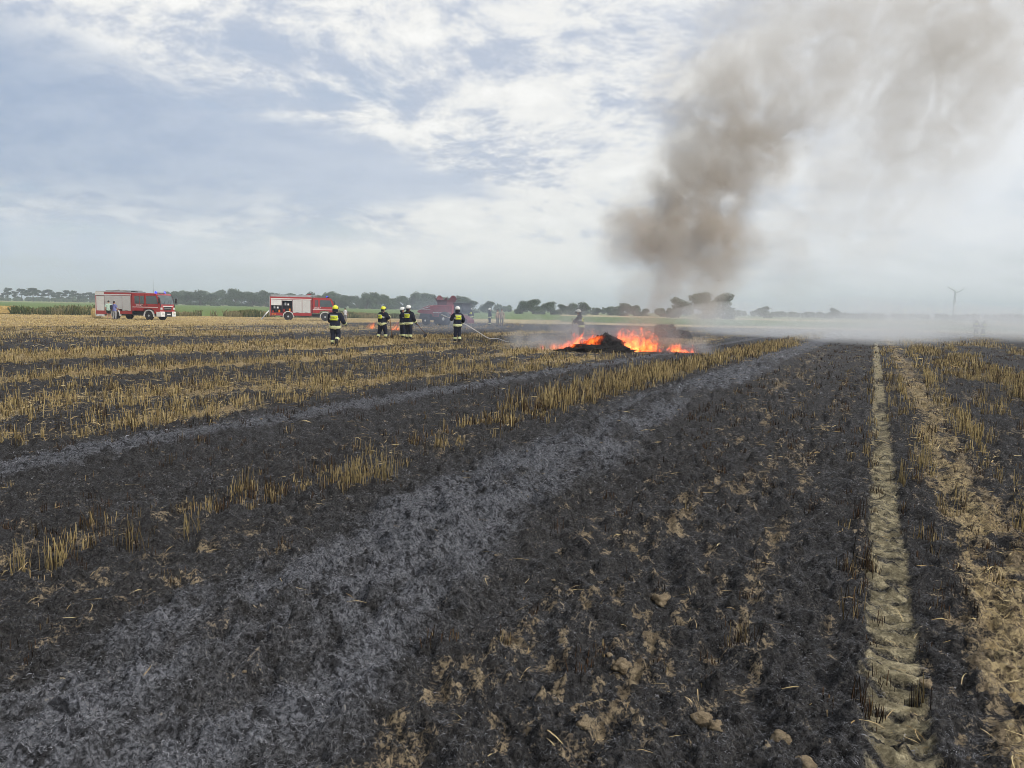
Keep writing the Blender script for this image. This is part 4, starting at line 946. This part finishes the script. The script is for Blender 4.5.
    if fire:
        cloth('trousers', (tors & (P[:, 2] < hipz+.05)) | thi | shi & (tt < .93), .026, NAVY, .012)
        jk = (tors & (P[:, 2] > hipz-.16)) | arms & ~(st_('farm') & (tt > .96)) | (thi & (tt < .22)) | (nm_ == 'neck')
        cloth('jacket', jk, .043, NAVY, .014)
        cloth('hem_band', (tors & (P[:, 2] < hipz-.0) & (P[:, 2] > hipz-.12)) | thi & (tt < .12), .060, REFL, .004)
        cloth('cuff_band', st_('farm') & (tt > .5) & (tt < .78), .054, REFL, .003)
        cloth('ankle_band', shi & (tt > .55) & (tt < .82), .040, REFL, .003)
        cloth('chest_band', tors & (P[:, 2] > 1.20) & (P[:, 2] < 1.26) & (np.abs(P[:, 0]) > .12), .056, SILV, .003)
        cloth('boot', foot | (shi & (tt > .86)), .022, BOOT, .002)
        for s, k in ((-1, 'wl'), (1, 'wr')):
            el, wr = ends[k]; hand_geo(wr, wr-el, Vector((0, -.3, 1)) if abs((wr-el).normalized().z) < .8 else Vector((0, 1, .2)), grip).build('glove', BOOT, t, 0, True)
        if patch:
            M = Matrix.Translation(sp(1.27)+V((0, -.175*B, 0))) @ Matrix.Rotation(-lean, 4, 'X')
            bp = MB(); n = 8
            vs_ = []; 
            for i in range(n+1):
                x_ = -.165+.33*i/n; y_ = .05*(x_/.165)**2
                for z_ in (-.10, .10): vs_.append((x_, y_, z_))
            bp.raw(vs_+[(x, y+.03, z) for x, y, z in vs_], [(2*i, 2*i+2, 2*i+3, 2*i+1) for i in range(n)]+[(2*i+18, 2*i+19, 2*i+21, 2*i+20) for i in range(n)]+[(2*i+1, 2*i+3, 2*i+21, 2*i+19) for i in range(n)]+[(2*i, 2*i+18, 2*i+20, 2*i+2) for i in range(n)]+[(0, 1, 19, 18), (16, 34, 35, 17)], M)
            bo = bp.build('back_patch', LIME, t); e = MB(); e.box(-.16, .16, .02, .032, .105, .14, M); e.build('back_band', SILV, t)
            text('lettering', 'STRAŻ', .105, INK, bo, M @ Matrix.Translation((0, -.004, -.01)) @ Matrix.Rotation(PI/2, 4, 'X'), .003)
    else:
        if shorts: cloth('shorts', (tors & (P[:, 2] < hipz+.06)) | thi & (tt < .8), .026, legs, .012); cloth('shoe', foot, .016, CREAM, .002)
        else: cloth('trousers', (tors & (P[:, 2] < hipz+.06)) | thi | shi & (tt < .95), .022, legs, .012); cloth('shoe', foot, .016, BOOT, .002)
        cloth('shirt', (tors & (P[:, 2] > hipz-.08)) | st_('uarm') & (tt < .75), .032, shirt, .014)
        hj = bmesh.new(); hj.from_mesh(me)
        for k in ('wl', 'wr'):
            el, wr = ends[k]; mb = hand_geo(wr, wr-el, Vector((0, 1, .2)), .6); tmp = bpy.data.meshes.new('h'); tmp.from_pydata(mb.v, [], mb.f); hj.from_mesh(tmp)
        hj.to_mesh(me); hj.free()
    # headgear or hair
    MH = Matrix((( sdir.x, fdir.x, hdir.x, h2.x), (sdir.y, fdir.y, hdir.y, h2.y), (sdir.z, fdir.z, hdir.z, h2.z), (0, 0, 0, 1)))
    if helmet is not None:
        mb = MB(); n0 = len(mb.v); mb.ball((0, 0, 0), 1, 18, 14)
        for i in range(n0, len(mb.v)):
            x_, y_, z_ = mb.v[i]; lo = z_ < -.15
            zz = max(z_, -.45 if y_ < .2 else -.05); rx = .132*(1.06 if lo else 1); mb.v[i] = tuple(MH @ Vector((x_*rx, y_*.158*(1.05 if lo else 1)-.012, .045+zz*.125+(.012 if abs(x_) < .18 and z_ > .3 else 0))))
        hm = mb.build('helmet', helmet, t, 0, True)
        if visor:
            v = MB(); n = 10; vs_ = []
            for i in range(n+1):
                a = R(20+140*i/n)
                for z_, rr in ((.095, 1.04), (.0, 1.14)): vs_.append((.130*rr*math.cos(a), .156*rr*math.sin(a)-.01, z_))
            v.raw(vs_, [(2*i, 2*i+2, 2*i+3, 2*i+1) for i in range(n)], MH); vo = v.build('visor', GLASS, hm); vo.modifiers.new('t', 'SOLIDIFY').thickness = .004
        ng = MB(); n = 10; vs_ = []
        for i in range(n+1):
            a = R(195+150*i/n)
            for z_, rr in ((.0, .96), (-.13, 1.08)): vs_.append((.125*rr*math.cos(a), .135*rr*math.sin(a), z_))
        ng.raw(vs_, [(2*i, 2*i+2, 2*i+3, 2*i+1) for i in range(n)], MH); no = ng.build('neck_guard', NAVY, hm); no.modifiers.new('t', 'SOLIDIFY').thickness = .006
    else:
        mb = MB(); mb.ball((0, 0, 0), 1, 14, 10); k = []
        for i in range(len(mb.v)):
            x_, y_, z_ = mb.v[i]; zz = z_ if y_ < .25 else max(z_, .32); mb.v[i] = tuple(MH @ Vector((x_*.092, y_*.108-.012, .035+max(zz, -.75)*.098)))
        mb.build('hair', HAIR, t, 0, True)
    return t
def world_of(t, v): return Matrix.Translation(t.location) @ Matrix.Rotation(t.rotation_euler.z, 4, 'Z') @ Matrix.Scale(t.scale.x, 4) @ Vector(v)
def held(name, t, mb, m, lab, cat):
    o = mb.build(name, m, None, 0, True); o.location = t.location; o.rotation_euler = t.rotation_euler; o.scale = t.scale; tag(o, lab, cat); return o
FG = 'firefighters working on the field fire'
P1 = person(335, 346.0, R(18), 'firefighter in yellow helmet striding away with one heel lifted, nearest the camera', FG, .97, lean=R(6), hipz=.92, helmet=HELY, lf=((-.11, .06, .50), (-.12, .00, .09)), rf=((.13, .10, .52), (.14, -.22, .24)),
            lw=((-.27, .12, 1.12), (-.12, .34, 1.05)), rw=((.36, .02, 1.13), (.38, .26, 1.00)), bulk=1.25)
P2 = person(382, 338.9, R(55), 'stout firefighter in yellow helmet resting on a long-handled tool', FG, .97, lean=R(8), helmet=HELY, head_turn=.2, head_down=.1, lf=((-.15, -.04, .50), (-.18, -.16, .09)), rf=((.14, .14, .50), (.16, .12, .09)),
            lw=((-.26, .16, 1.12), (-.04, .36, 1.02)), rw=((.26, .20, 1.18), (.10, .42, 1.28)), bulk=1.5)
P3 = person(402.4, 338.3, R(60), 'firefighter in white helmet half hidden behind a taller white-helmeted colleague', FG, .96, helmet=HELW, patch=False, head_turn=.3, lw=((-.25, .05, 1.10), (-.16, .26, 1.0)), rw=((.26, .1, 1.10), (.15, .3, 1.0)))
P4 = person(408.6, 339.3, R(40), 'taller firefighter in white helmet holding a dark tool low at his right', FG, 1.02, helmet=HELW, head_turn=.3, lw=((-.26, .06, 1.10), (-.2, .22, .9)), rw=((.28, .06, 1.12), (.26, .26, .92)), bulk=1.2)
P5 = person(457.3, 341.8, R(-18), 'firefighter in white helmet seen from behind aiming a hose nozzle', FG, 1.02, lean=R(4), helmet=HELW, lf=((-.09, .05, .50), (-.10, .10, .09)), rf=((.09, .02, .50), (.10, -.08, .09)),
            lw=((-.30, .12, 1.15), (-.16, .36, 1.20)), rw=((.33, -.02, 1.14), (.27, .20, .98)), bulk=1.05)
P6 = person(470.5, 325, R(15), 'distant white-helmeted firefighter with a yellow back patch beside the combine', FG, 1., helmet=HELW, lf=((-.16, .03, .50), (-.2, 0, .09)), rf=((.16, .03, .50), (.2, 0, .09)))
P7 = person(489.5, 325.3, R(70), 'distant firefighter in white helmet standing alone under the rounded tree', FG, 1.0, helmet=HELW, patch=False)
P8 = person(497.5, 325.5, R(-60), 'distant bystander in tan clothes, left of a pair in the smoke', None, .98, gear='civ', shirt=mat('tan shirt', (.42, .30, .20), .9), legs=mat('olive trousers', (.18, .16, .12), .9))
P9 = person(501.5, 325.6, R(170), 'distant bystander in pale brown clothes, right of a pair in the smoke', None, 1.0, gear='civ', shirt=mat('brown shirt', (.32, .26, .20), .9), legs=mat('grey brown trousers', (.2, .18, .16), .9))
P10 = person(581, 341.8, R(-75), 'firefighter in white helmet leaning on a shovel behind the burning heap', FG, 1.02, lean=R(16), helmet=HELW, head_down=.25, lw=((-.25, .28, 1.14), (-.08, .48, 1.22)), rw=((.24, .25, 1.10), (.06, .46, 1.08)), bulk=1.1)
P11 = person(975.6, 336, R(10), 'firefighter lost in pale smoke at far right, left one of two', FG, 1.0, helmet=HELW)
P12 = person(983, 336.2, R(-40), 'firefighter lost in pale smoke at far right, right one of two', FG, .97, helmet=HELW)
B1 = person(109, 319.4, R(8), 'bystander in mint green t-shirt and black shorts beside a fire engine', None, 1.0, gear='civ', shirt=mat('mint shirt', (.42, .56, .47), .9, 0, .08), legs=mat('black shorts cloth', (.02, .022, .025), .9), shorts=True, lf=((-.10, .02, .50), (-.11, 0, .09)), rf=((.10, .02, .50), (.11, 0, .09)), lw=((-.27, -.02, 1.12), (-.26, .08, .88)), rw=((.27, -.02, 1.12), (.26, .08, .88)), bulk=1.05)
B2 = person(114.6, 319.5, R(40), 'bystander in violet blue shirt and grey trousers carrying a dark backpack', None, .97, gear='civ', shirt=mat('violet shirt', (.16, .18, .40), .9), legs=mat('grey trousers', (.30, .30, .31), .9))
B3 = person(345.2, 320.8, R(30), 'distant bystander in a white shirt right of the second fire engine', None, .84, gear='civ', shirt=mat('white shirt', (.75, .75, .77), .9, 0, .06), legs=mat('grey cloth', (.20, .20, .22), .9))
# the backpack
mb = MB(); bm_ = []; mb.box(-.15, .15, -.34, -.16, 1.0, 1.42); o = mb.build('backpack', mat('dark nylon', (.02, .02, .04), .8), None, .05); o.location = B2.location; o.rotation_euler = B2.rotation_euler; o.scale = B2.scale
o.rotation_euler.z += R(-60); tag(o, 'dark backpack worn by the bystander in the violet blue shirt', 'backpack')
mb = MB(); [mb.tube([(x_, -.17, 1.40), (x_, -.02, 1.47), (x_, .13, 1.35), (x_, .12, 1.15), (x_, -.16, 1.03)], .018, 6) for x_ in (-.1, .1)]; mb.build('strap', BLACK, o)
WOOD = mat('wooden handle', (.17, .085, .04), .7, 0, .2, 8)
mb = MB(); mb.tube([(.10, .43, 1.42), (.12, .50, .75), (.14, .58, .03)], .019, 8); o = held('fire_beater', P2, mb, WOOD, 'long-handled beater held upright by the stout firefighter', 'fire tool')
e = MB(); e.box(.02, .26, .56, .59, -.02, .22); e.build('beater_head', BLACK, o, .01)
mb = MB(); mb.tube([(.24, .12, 1.05), (.28, .30, .88), (.42, .95, .28)], .019, 8); o = held('shovel', P4, mb, WOOD, 'dark shovel held low by the taller white-helmeted firefighter', 'shovel')
e = MB(); e.prism([(-.10, 0), (.10, 0), (.11, -.16), (0, -.27), (-.11, -.16)], -.006, .006, Matrix.Translation((.42, .95, .30)) @ Matrix.Rotation(R(-40), 4, 'X')); e.build('blade', DARK, o)
mb = MB(); mb.tube([(.0, .50, 1.30), (-.01, .54, .7), (-.02, .60, .12)], .02, 8); mb.tube([(-.07, .50, 1.31), (.07, .50, 1.31)], .018, 6); o = held('shovel', P10, mb, WOOD, 'upright shovel leaned on by the firefighter behind the burning heap', 'shovel')
e = MB(); e.prism([(-.10, .26), (.10, .26), (.11, .1), (0, -.02), (-.11, .1)], -.006, .006, Matrix.Translation((-.02, .60, 0))); e.build('blade', DARK, o)
# hose: nozzle ahead of the firefighter, then back over his hip and down to the stubble
HOSE = mat('white fire hose', (.72, .70, .68), .8, 0, .15, 3, .25)
def smooth_path(pts, n=8):
    out = []
    for i in range(len(pts)-1):
        p0, p1, p2, p3 = pts[max(i-1, 0)], pts[i], pts[i+1], pts[min(i+2, len(pts)-1)]
        for k in range(n):
            u = k/n; out.append(.5*((2*p1)+(p2-p0)*u+(2*p0-5*p1+4*p2-p3)*u*u+(3*p1-p0-3*p2+p3)*u**3))
    out.append(pts[-1]); return out
d5 = P5.location.dot(FW)
def gp(px, py, z): q = at(px, py); return Vector((q.x, q.y, z))
pts = [world_of(P5, (-.42, .62, 1.28)), world_of(P5, (-.15, .36, 1.19)), world_of(P5, (.20, .22, 1.02)), world_of(P5, (.55, .05, .86)), at_dist(478, d5+.1)+Vector((0, 0, .55)), at_dist(489, d5-.2)+Vector((0, 0, .24)), gp(498.5, 339.2, .02), gp(506, 341.2, -.01), gp(516, 341.8, -.04)]
mb = MB(); mb.tube(smooth_path(pts), .021, 10); ho = mb.build('fire_hose', HOSE, None, 0, True); tag(ho, 'white hose running from the aiming firefighter down to the stubble', 'fire hose')
q0, q1 = world_of(P5, (-.44, .64, 1.285)), world_of(P5, (-.62, .88, 1.38)); mb = MB(); mb.tube([q0, q0*.6+q1*.4, q1], [.045, .034, .045], 10); mb.build('nozzle', ALU, ho, 0, True)
# pale suction hose leaning from the tail of the open fire engine to the ground
q = at(270.5, 318.6); mm_ = mpp(q); a = q+Vector((0, 0, 9.2*mm_)); b_ = gp(261.5, 319.6, .05); mb = MB(); mb.tube(smooth_path([a, a*.55+b_*.45+Vector((0, 0, .05)), b_]), .07, 10)
o = mb.build('suction_hose', HOSE, None, 0, True); tag(o, 'pale suction hose slanting down from the tail of the open fire engine', 'suction hose'); mb = MB(); mb.tube([b_, b_+(b_-a).normalized()*.2], [.09, .09], 10); mb.build('strainer', ALU, o)
# two flakes of ash carried up by the plume
for px, py, dd, lab in ((717, 281, 4, 'dark flake of ash drifting just above the biggest smoky tree'), (796, 152, 6, 'tiny dark flake of ash high in the right edge of the plume')):
    q = at_dist(px, FD+dd); h_ = H+(horizon(px)-py)*(FD+dd)/F; mb = MB(); mb.raw([(-.06, 0, 0), (0, .02, .03), (.07, 0, .01), (.02, -.02, -.03), (-.05, .01, .012), (.01, .03, .045), (.08, .01, .022), (.03, -.01, -.018)], [(0, 1, 2, 3), (7, 6, 5, 4), (0, 4, 5, 1), (1, 5, 6, 2), (2, 6, 7, 3), (3, 7, 4, 0)])
    o = mb.build('ash_flake', CHAR, None); o.location = (q.x, q.y, h_); o.scale = (1.3 if px == 717 else .8,)*3; tag(o, lab, 'ash flake')

# ------------------------------------------------------------------ fire, smoke, haze
def hull(name, blobs, vox, loc, rz):
    """one closed skin round a set of ellipsoids"""
    mb = MB()
    for b in blobs: mb.ball(b[:3], b[3:6], 16, 12)
    o = mb.build(name, None); o.location = loc; o.rotation_euler.z = rz
    r = o.modifiers.new('r', 'REMESH'); r.mode = 'VOXEL'; r.voxel_size = vox
    dg = bpy.context.evaluated_depsgraph_get(); dg.update(); me = bpy.data.meshes.new_from_object(o.evaluated_get(dg)); old = o.data; o.modifiers.clear(); o.data = me; bpy.data.meshes.remove(old); return o
def vol_mat(name, step):
    m, g = newmat(name); m.cycles.volume_step_rate = step; return m, g
def vol_out(g, dens, color, aniso=0., emit=None, es=None, absorb=None):
    v = g.node('ShaderNodeVolumePrincipled'); g.put(v.inputs['Color'], color); g.put(v.inputs['Density'], dens); v.inputs['Anisotropy'].default_value = aniso
    if emit is not None: g.put(v.inputs['Emission Color'], emit); g.put(v.inputs['Emission Strength'], es)
    if absorb is not None: g.put(v.inputs['Absorption Color'], absorb)
    o = g.node('ShaderNodeOutputMaterial'); g.t.links.new(v.outputs[0], o.inputs['Volume'])
def blob_field(g, p, blobs, power=1.):
    tot = None
    for x, y, z, rx, ry, rz_, w in blobs:
        d = g.vm('LENGTH', g.vm('MULTIPLY', g.vm('SUBTRACT', p, (x, y, z)), (1/rx, 1/ry, 1/rz_)))
        f = g.ss(d, 1., .25)*w; tot = f if tot is None else tot+f
    return tot
# brown plume: a column whose centre, half width and strength follow its height, and a few wide drifting veils (pixels -> metres)
COL = [(345, 652, 22, .35), (312, 670, 40, .52), (285, 686, 48, .60), (262, 688, 54, .85), (240, 688, 58, 1.25), (218, 688, 60, 1.35), (198, 698, 56, 1.10), (178, 716, 54, .90), (150, 738, 58, .85), (128, 750, 62, .80), (100, 758, 70, .50), (60, 775, 78, .26), (20, 800, 90, .16), (-70, 860, 110, .12)]
VEIL = [(880, 30, 100, .18, 3.), (985, 75, 105, .30, 4.5), (905, 165, 105, .17, 3.5), (795, 245, 75, .14, 1.5), (1040, -40, 130, .34, 6), (690, 90, 70, .18, 1.)]
def upx(px): return (px-640)*U
def zpx(px, py): return H+(horizon(px)-py)*U
def curve(g, x, pts, x0, x1, y0, y1):
    n = g.node('ShaderNodeFloatCurve'); c = n.mapping.curves[0]; P = sorted(((a-x0)/(x1-x0), (b-y0)/(y1-y0)) for a, b in pts)
    c.points[0].location = P[0]; c.points[1].location = P[-1]
    for q in P[1:-1]: c.points.new(*q)
    n.mapping.update(); g.put(n.inputs['Value'], g.lin(x, x0, x1)); return g.lin(S(g, n.outputs[0]), 0, 1, y0, y1)
def plume():
    K = [(zpx(cx, py), upx(cx), hw*U, w) for py, cx, hw, w in COL]; VB = []
    for px, py, r, w, dd in VEIL: VB.append((upx(px), dd+.4, zpx(px, py), r*U*1.2, r*U*.8, r*U*1.2, w))
    hb = [(x, .4+.16*z, z, hw*1.8, hw*1.4, hw*1.0+1.5) for z, x, hw, w in K]+[b[:6] for b in VB]
    o = hull('smoke_plume', hb, .5, fpt(640), BASE); tag(o, 'tall brown smoke plume rising from the fire and drifting right', kind='stuff')
    m, g = vol_mat('brown smoke', .12); p = g.tex()
    w = g.vm('SCALE', g.vm('SUBTRACT', g.noise(p, .40, 1, .55, 0, 2, True), (.5, .5, .5)), sc=3.4); pw = g.vm('ADD', p, w); x, y, z = g.sep(pw)
    z0, z1 = K[0][0], K[-1][0]; cx = curve(g, z, [(k[0], k[1]) for k in K], z0, z1, -1, 14); hw = curve(g, z, [(k[0], k[2]*1.5) for k in K], z0, z1, 0, 12); wt = curve(g, z, [(k[0], k[3]) for k in K], z0, z1, 0, 1.5)
    d = g.vm('LENGTH', g.comb((x-cx)/hw, (y-.4-.16*z)/(hw*.9), 0.))
    f = g.ss(d, 1.12, .3)*wt*g.ss(z, z0-1.2, z0+.8)
    f = f+blob_field(g, pw, VB)
    n = g.noise(pw, .70, 4, .64); dens = f*g.ss(n, .38, .58, .06, 1.7)*PLUME_D
    col = g.mix(g.ss(f, .2, 1.2), (.97, .925, .86), (.925, .82, .70))
    vol_out(g, dens, col, .15); o.data.materials.clear(); o.data.materials.append(m)
PLUME_D = .52
plume()
def ground_smoke(name, lab, px, dist, blobs, dens, col, step, nscale, stretch, vox, lo=.38, hi=.64, aniso=0.):
    p0 = at_dist(px, dist); o = hull(name, [(b[0], b[1], max(b[2], .05), *b[3:6]) for b in blobs], vox, p0, BASE); tag(o, lab, kind='stuff')
    m, g = vol_mat(name+' volume', step); p = g.tex(); w = g.vm('SCALE', g.vm('SUBTRACT', g.noise(p, nscale*.6, 0, .5, 0, 2, True), (.5, .5, .5)), sc=stretch[3]); pw = g.vm('ADD', p, w)
    f = blob_field(g, pw, blobs); n = g.noise(g.vm('MULTIPLY', pw, stretch[:3]), nscale, 3, .6)
    vol_out(g, f*g.ss(n, lo, hi, .12, 1.4)*dens, col, aniso); o.data.materials.clear(); o.data.materials.append(m); return o
# white smoke lying over the burnt field on the right
ground_smoke('ground_smoke', 'white smoke lying low over the burnt field right of the fire', 900, 76,
             [(-19, -10, .4, 7, 12, 2.5, 1.7), (-12, -14, .5, 9, 12, 2.4, 2.0), (-5, -4, .6, 12, 20, 3.2, .9), (6, -6, .5, 15, 22, 2.6, .85), (19, -2, .5, 16, 24, 2.6, .85), (32, 2, .5, 18, 24, 2.6, .8), (46, 4, .5, 18, 24, 2.5, .7), (-15, -26, .5, 5, 8, 2.2, 1.0)],   .054, (.95, .975, 1.), .03, .14, (.6, .6, 1.6, 5.), .6, .22, .58, -.1)
# thin blue smoke round the combine and the firefighters
ground_smoke('blue_smoke', 'thin blue smoke hanging round the combine and the firefighters', 425, 62,
             [(-4, -10, .3, 6, 9, 2.0, .8), (2, -2, .6, 6, 11, 2.9, 1.25), (5, 8, .8, 5, 8, 3.2, 1.0), (9, -4, .4, 6, 9, 2.2, .35), (-9, -14, .2, 4, 5, 1.2, .7), (13, -6, .3, 9, 16, 1.9, .6), (22, -8, .2, 8, 14, 1.5, .4)],   .019, (.72, .82, 1.), .045, .26, (.7, .7, 1.1, 2.5), .35, .34, .62)
# pale smoke seeping out at the foot of the fire
ground_smoke('fire_smoke', 'pale smoke seeping from the foot of the burning heap', 615, FD,
             [(-3.1, .1, .25, 1.3, .7, .7, 1.0), (-1.6, .9, .5, 1.6, 1.2, 1.5, .8), (.4, .9, .6, 1.2, 1.2, 1.6, .7), (2.6, .7, .4, 1.3, 1., 1.1, .9), (3.8, .2, .25, 1.3, .8, .7, 1.0), (-1.2, 2.0, .8, 2.4, 1.2, 1.8, .4), (-2.0, 5.2, .7, 2.6, 2.4, 2.0, .35), (-4.0, .4, .25, 1.4, .8, .6, 1.2), (.9, -.25, .6, .7, .5, .8, 1.3)], .42, (.93, .94, .97), .08, 1.1, (.8, .8, .9, .6), .10, .36, .62)
def flame(px, py, wpx, hpx, dpt, lab, seed, dd=0., strength=14., tilt=0., thr=.0, dist=None):
    q = at(px, py) if dist is None else at_dist(px, dist); k = mpp(q); w, h = wpx*k/2, hpx*k
    mb = MB(); n, mrow = 28, 10; rs = random.Random(seed)
    for j in range(mrow+1):
        v = j/mrow
        for i in range(n):
            a = 2*PI*i/n; pr = math.sqrt(max(0, 1-v**1.6)) if j < mrow else 0; wob = 1+.10*rs.uniform(-1, 1)*(0 < j < mrow)
            mb.v.append((w*1.08*pr*math.cos(a)*wob+tilt*h*v, dpt*1.08*pr*math.sin(a)*wob, -.05+h*1.15*v))
    for j in range(mrow):
        for i in range(n): i2 = (i+1) % n; mb.f.append((j*n+i, j*n+i2, (j+1)*n+i2, (j+1)*n+i))
    mb.f.append(tuple(reversed(range(n))))
    o = mb.build('flames', None, None, 0, True); o.location = q+FW*dd; o.rotation_euler.z = BASE; tag(o, lab, 'flames')
    m, g = vol_mat('flame', .14); p = g.tex(); x, y, z = g.sep(p); z1 = g.m('MAXIMUM', z*(1/h), 0); x = x-z*tilt
    r2 = (x*(1/w))*(x*(1/w))+(y*(1/dpt))*(y*(1/dpt))
    pp = g.comb(x+seed*3.7, y, z*.60-seed); wv = g.vm('SCALE', g.vm('SUBTRACT', g.noise(pp, 2.2, 2, .5, 0, 2, True), (.5, .5, .5)), sc=.5); pq = g.vm('ADD', pp, wv)
    n1 = g.noise(pq, 4.6, 4, .65); col_n = g.noise(g.comb(x*1.0+seed, y, 0), 2.2, 2, .5)
    env = g.m('SUBTRACT', 1.02-thr, r2*.75)-z1*(.55)-z1*z1*.6
    f = g.m('MAXIMUM', env*.95+(n1-.5)*5.2+(col_n-.5)*1.6-.58, 0); f = f*g.ss(r2, 1.05, .75)
    f = g.m('MINIMUM', f, 1.4)
    col = g.mix(g.ss(f, .05, .9), (1., .09, .010), (1., .20, .026)); col = g.mix(g.ss(f, .8, 1.4), col, (1., .42, .11))
    vol_out(g, g.m('MINIMUM', f*1.5, 1.), (.25, .12, .08), 0., col, f*strength*(1/max(.3, dpt))*.27); o.data.materials.append(m); return o
flame(580, 351.0, 50, 23, .5, 'orange flames arching over the left side of the burning heap', 1, .0, 15, .45)
flame(596, 346, 34, 19, .4, 'bright flames along the crest of the burning heap', 2, .55, 15, .25, 0., FD+.15)
flame(634, 351.5, 60, 23.5, .6, 'tallest orange flames standing right of the burning heap', 3, .3, 16, .04, -.22)
flame(679, 352.5, 46, 10, .35, 'low small flames at the right end of the fire', 4, 0, 12, 0, .05)
flame(552, 349.5, 42, 8, .35, 'faint low flames at the left end of the fire', 5, 0, 9, 0, .15)
flame(370.5, 328.5, 11, 9, .5, 'small orange flames in smoke behind the stout firefighter', 6, 0, 5, .5, .1)
flame(395, 330, 11, 11, .5, 'small orange flames in smoke between two groups of firefighters', 7, 0, 5, .3, .1)
def haze():
    mb = MB(); c = FW*2000; Mz = Matrix.Translation((c.x, c.y, 0)) @ Matrix.Rotation(BASE, 4, 'Z')
    mb.box(-7600, 7600, -7600, 7600, -1.1, 90, Matrix.Rotation(BASE, 4, 'Z')); o = mb.build('haze', None); tag(o, 'thin bluish summer haze over the whole field', kind='stuff')
    m, g = newmat('haze air'); vol_out(g, .00062, (.82, .89, 1.), 0.); o.data.materials.append(m)
haze()
# ------------------------------------------------------------------ render settings
scene.render.engine = 'CYCLES'; cy = scene.cycles
cy.max_bounces = 4; cy.diffuse_bounces = 1; cy.glossy_bounces = 1; cy.transmission_bounces = 2; cy.volume_bounces = 1; cy.transparent_max_bounces = 8
cy.filter_width = .9; cy.volume_max_steps = 72; cy.adaptive_threshold = .03; cy.use_denoising = True; cy.denoising_prefilter = 'ACCURATE'; cy.use_adaptive_sampling = True; cy.caustics_reflective = False; cy.caustics_refractive = False; cy.sample_clamp_indirect = 6
try: cy.denoiser = 'OPENIMAGEDENOISE'
except Exception: pass
vs_ = scene.view_settings; vs_.view_transform = 'Standard'; vs_.look = 'None'; vs_.exposure = .66; vs_.gamma = 1.; vs_.use_curve_mapping = False
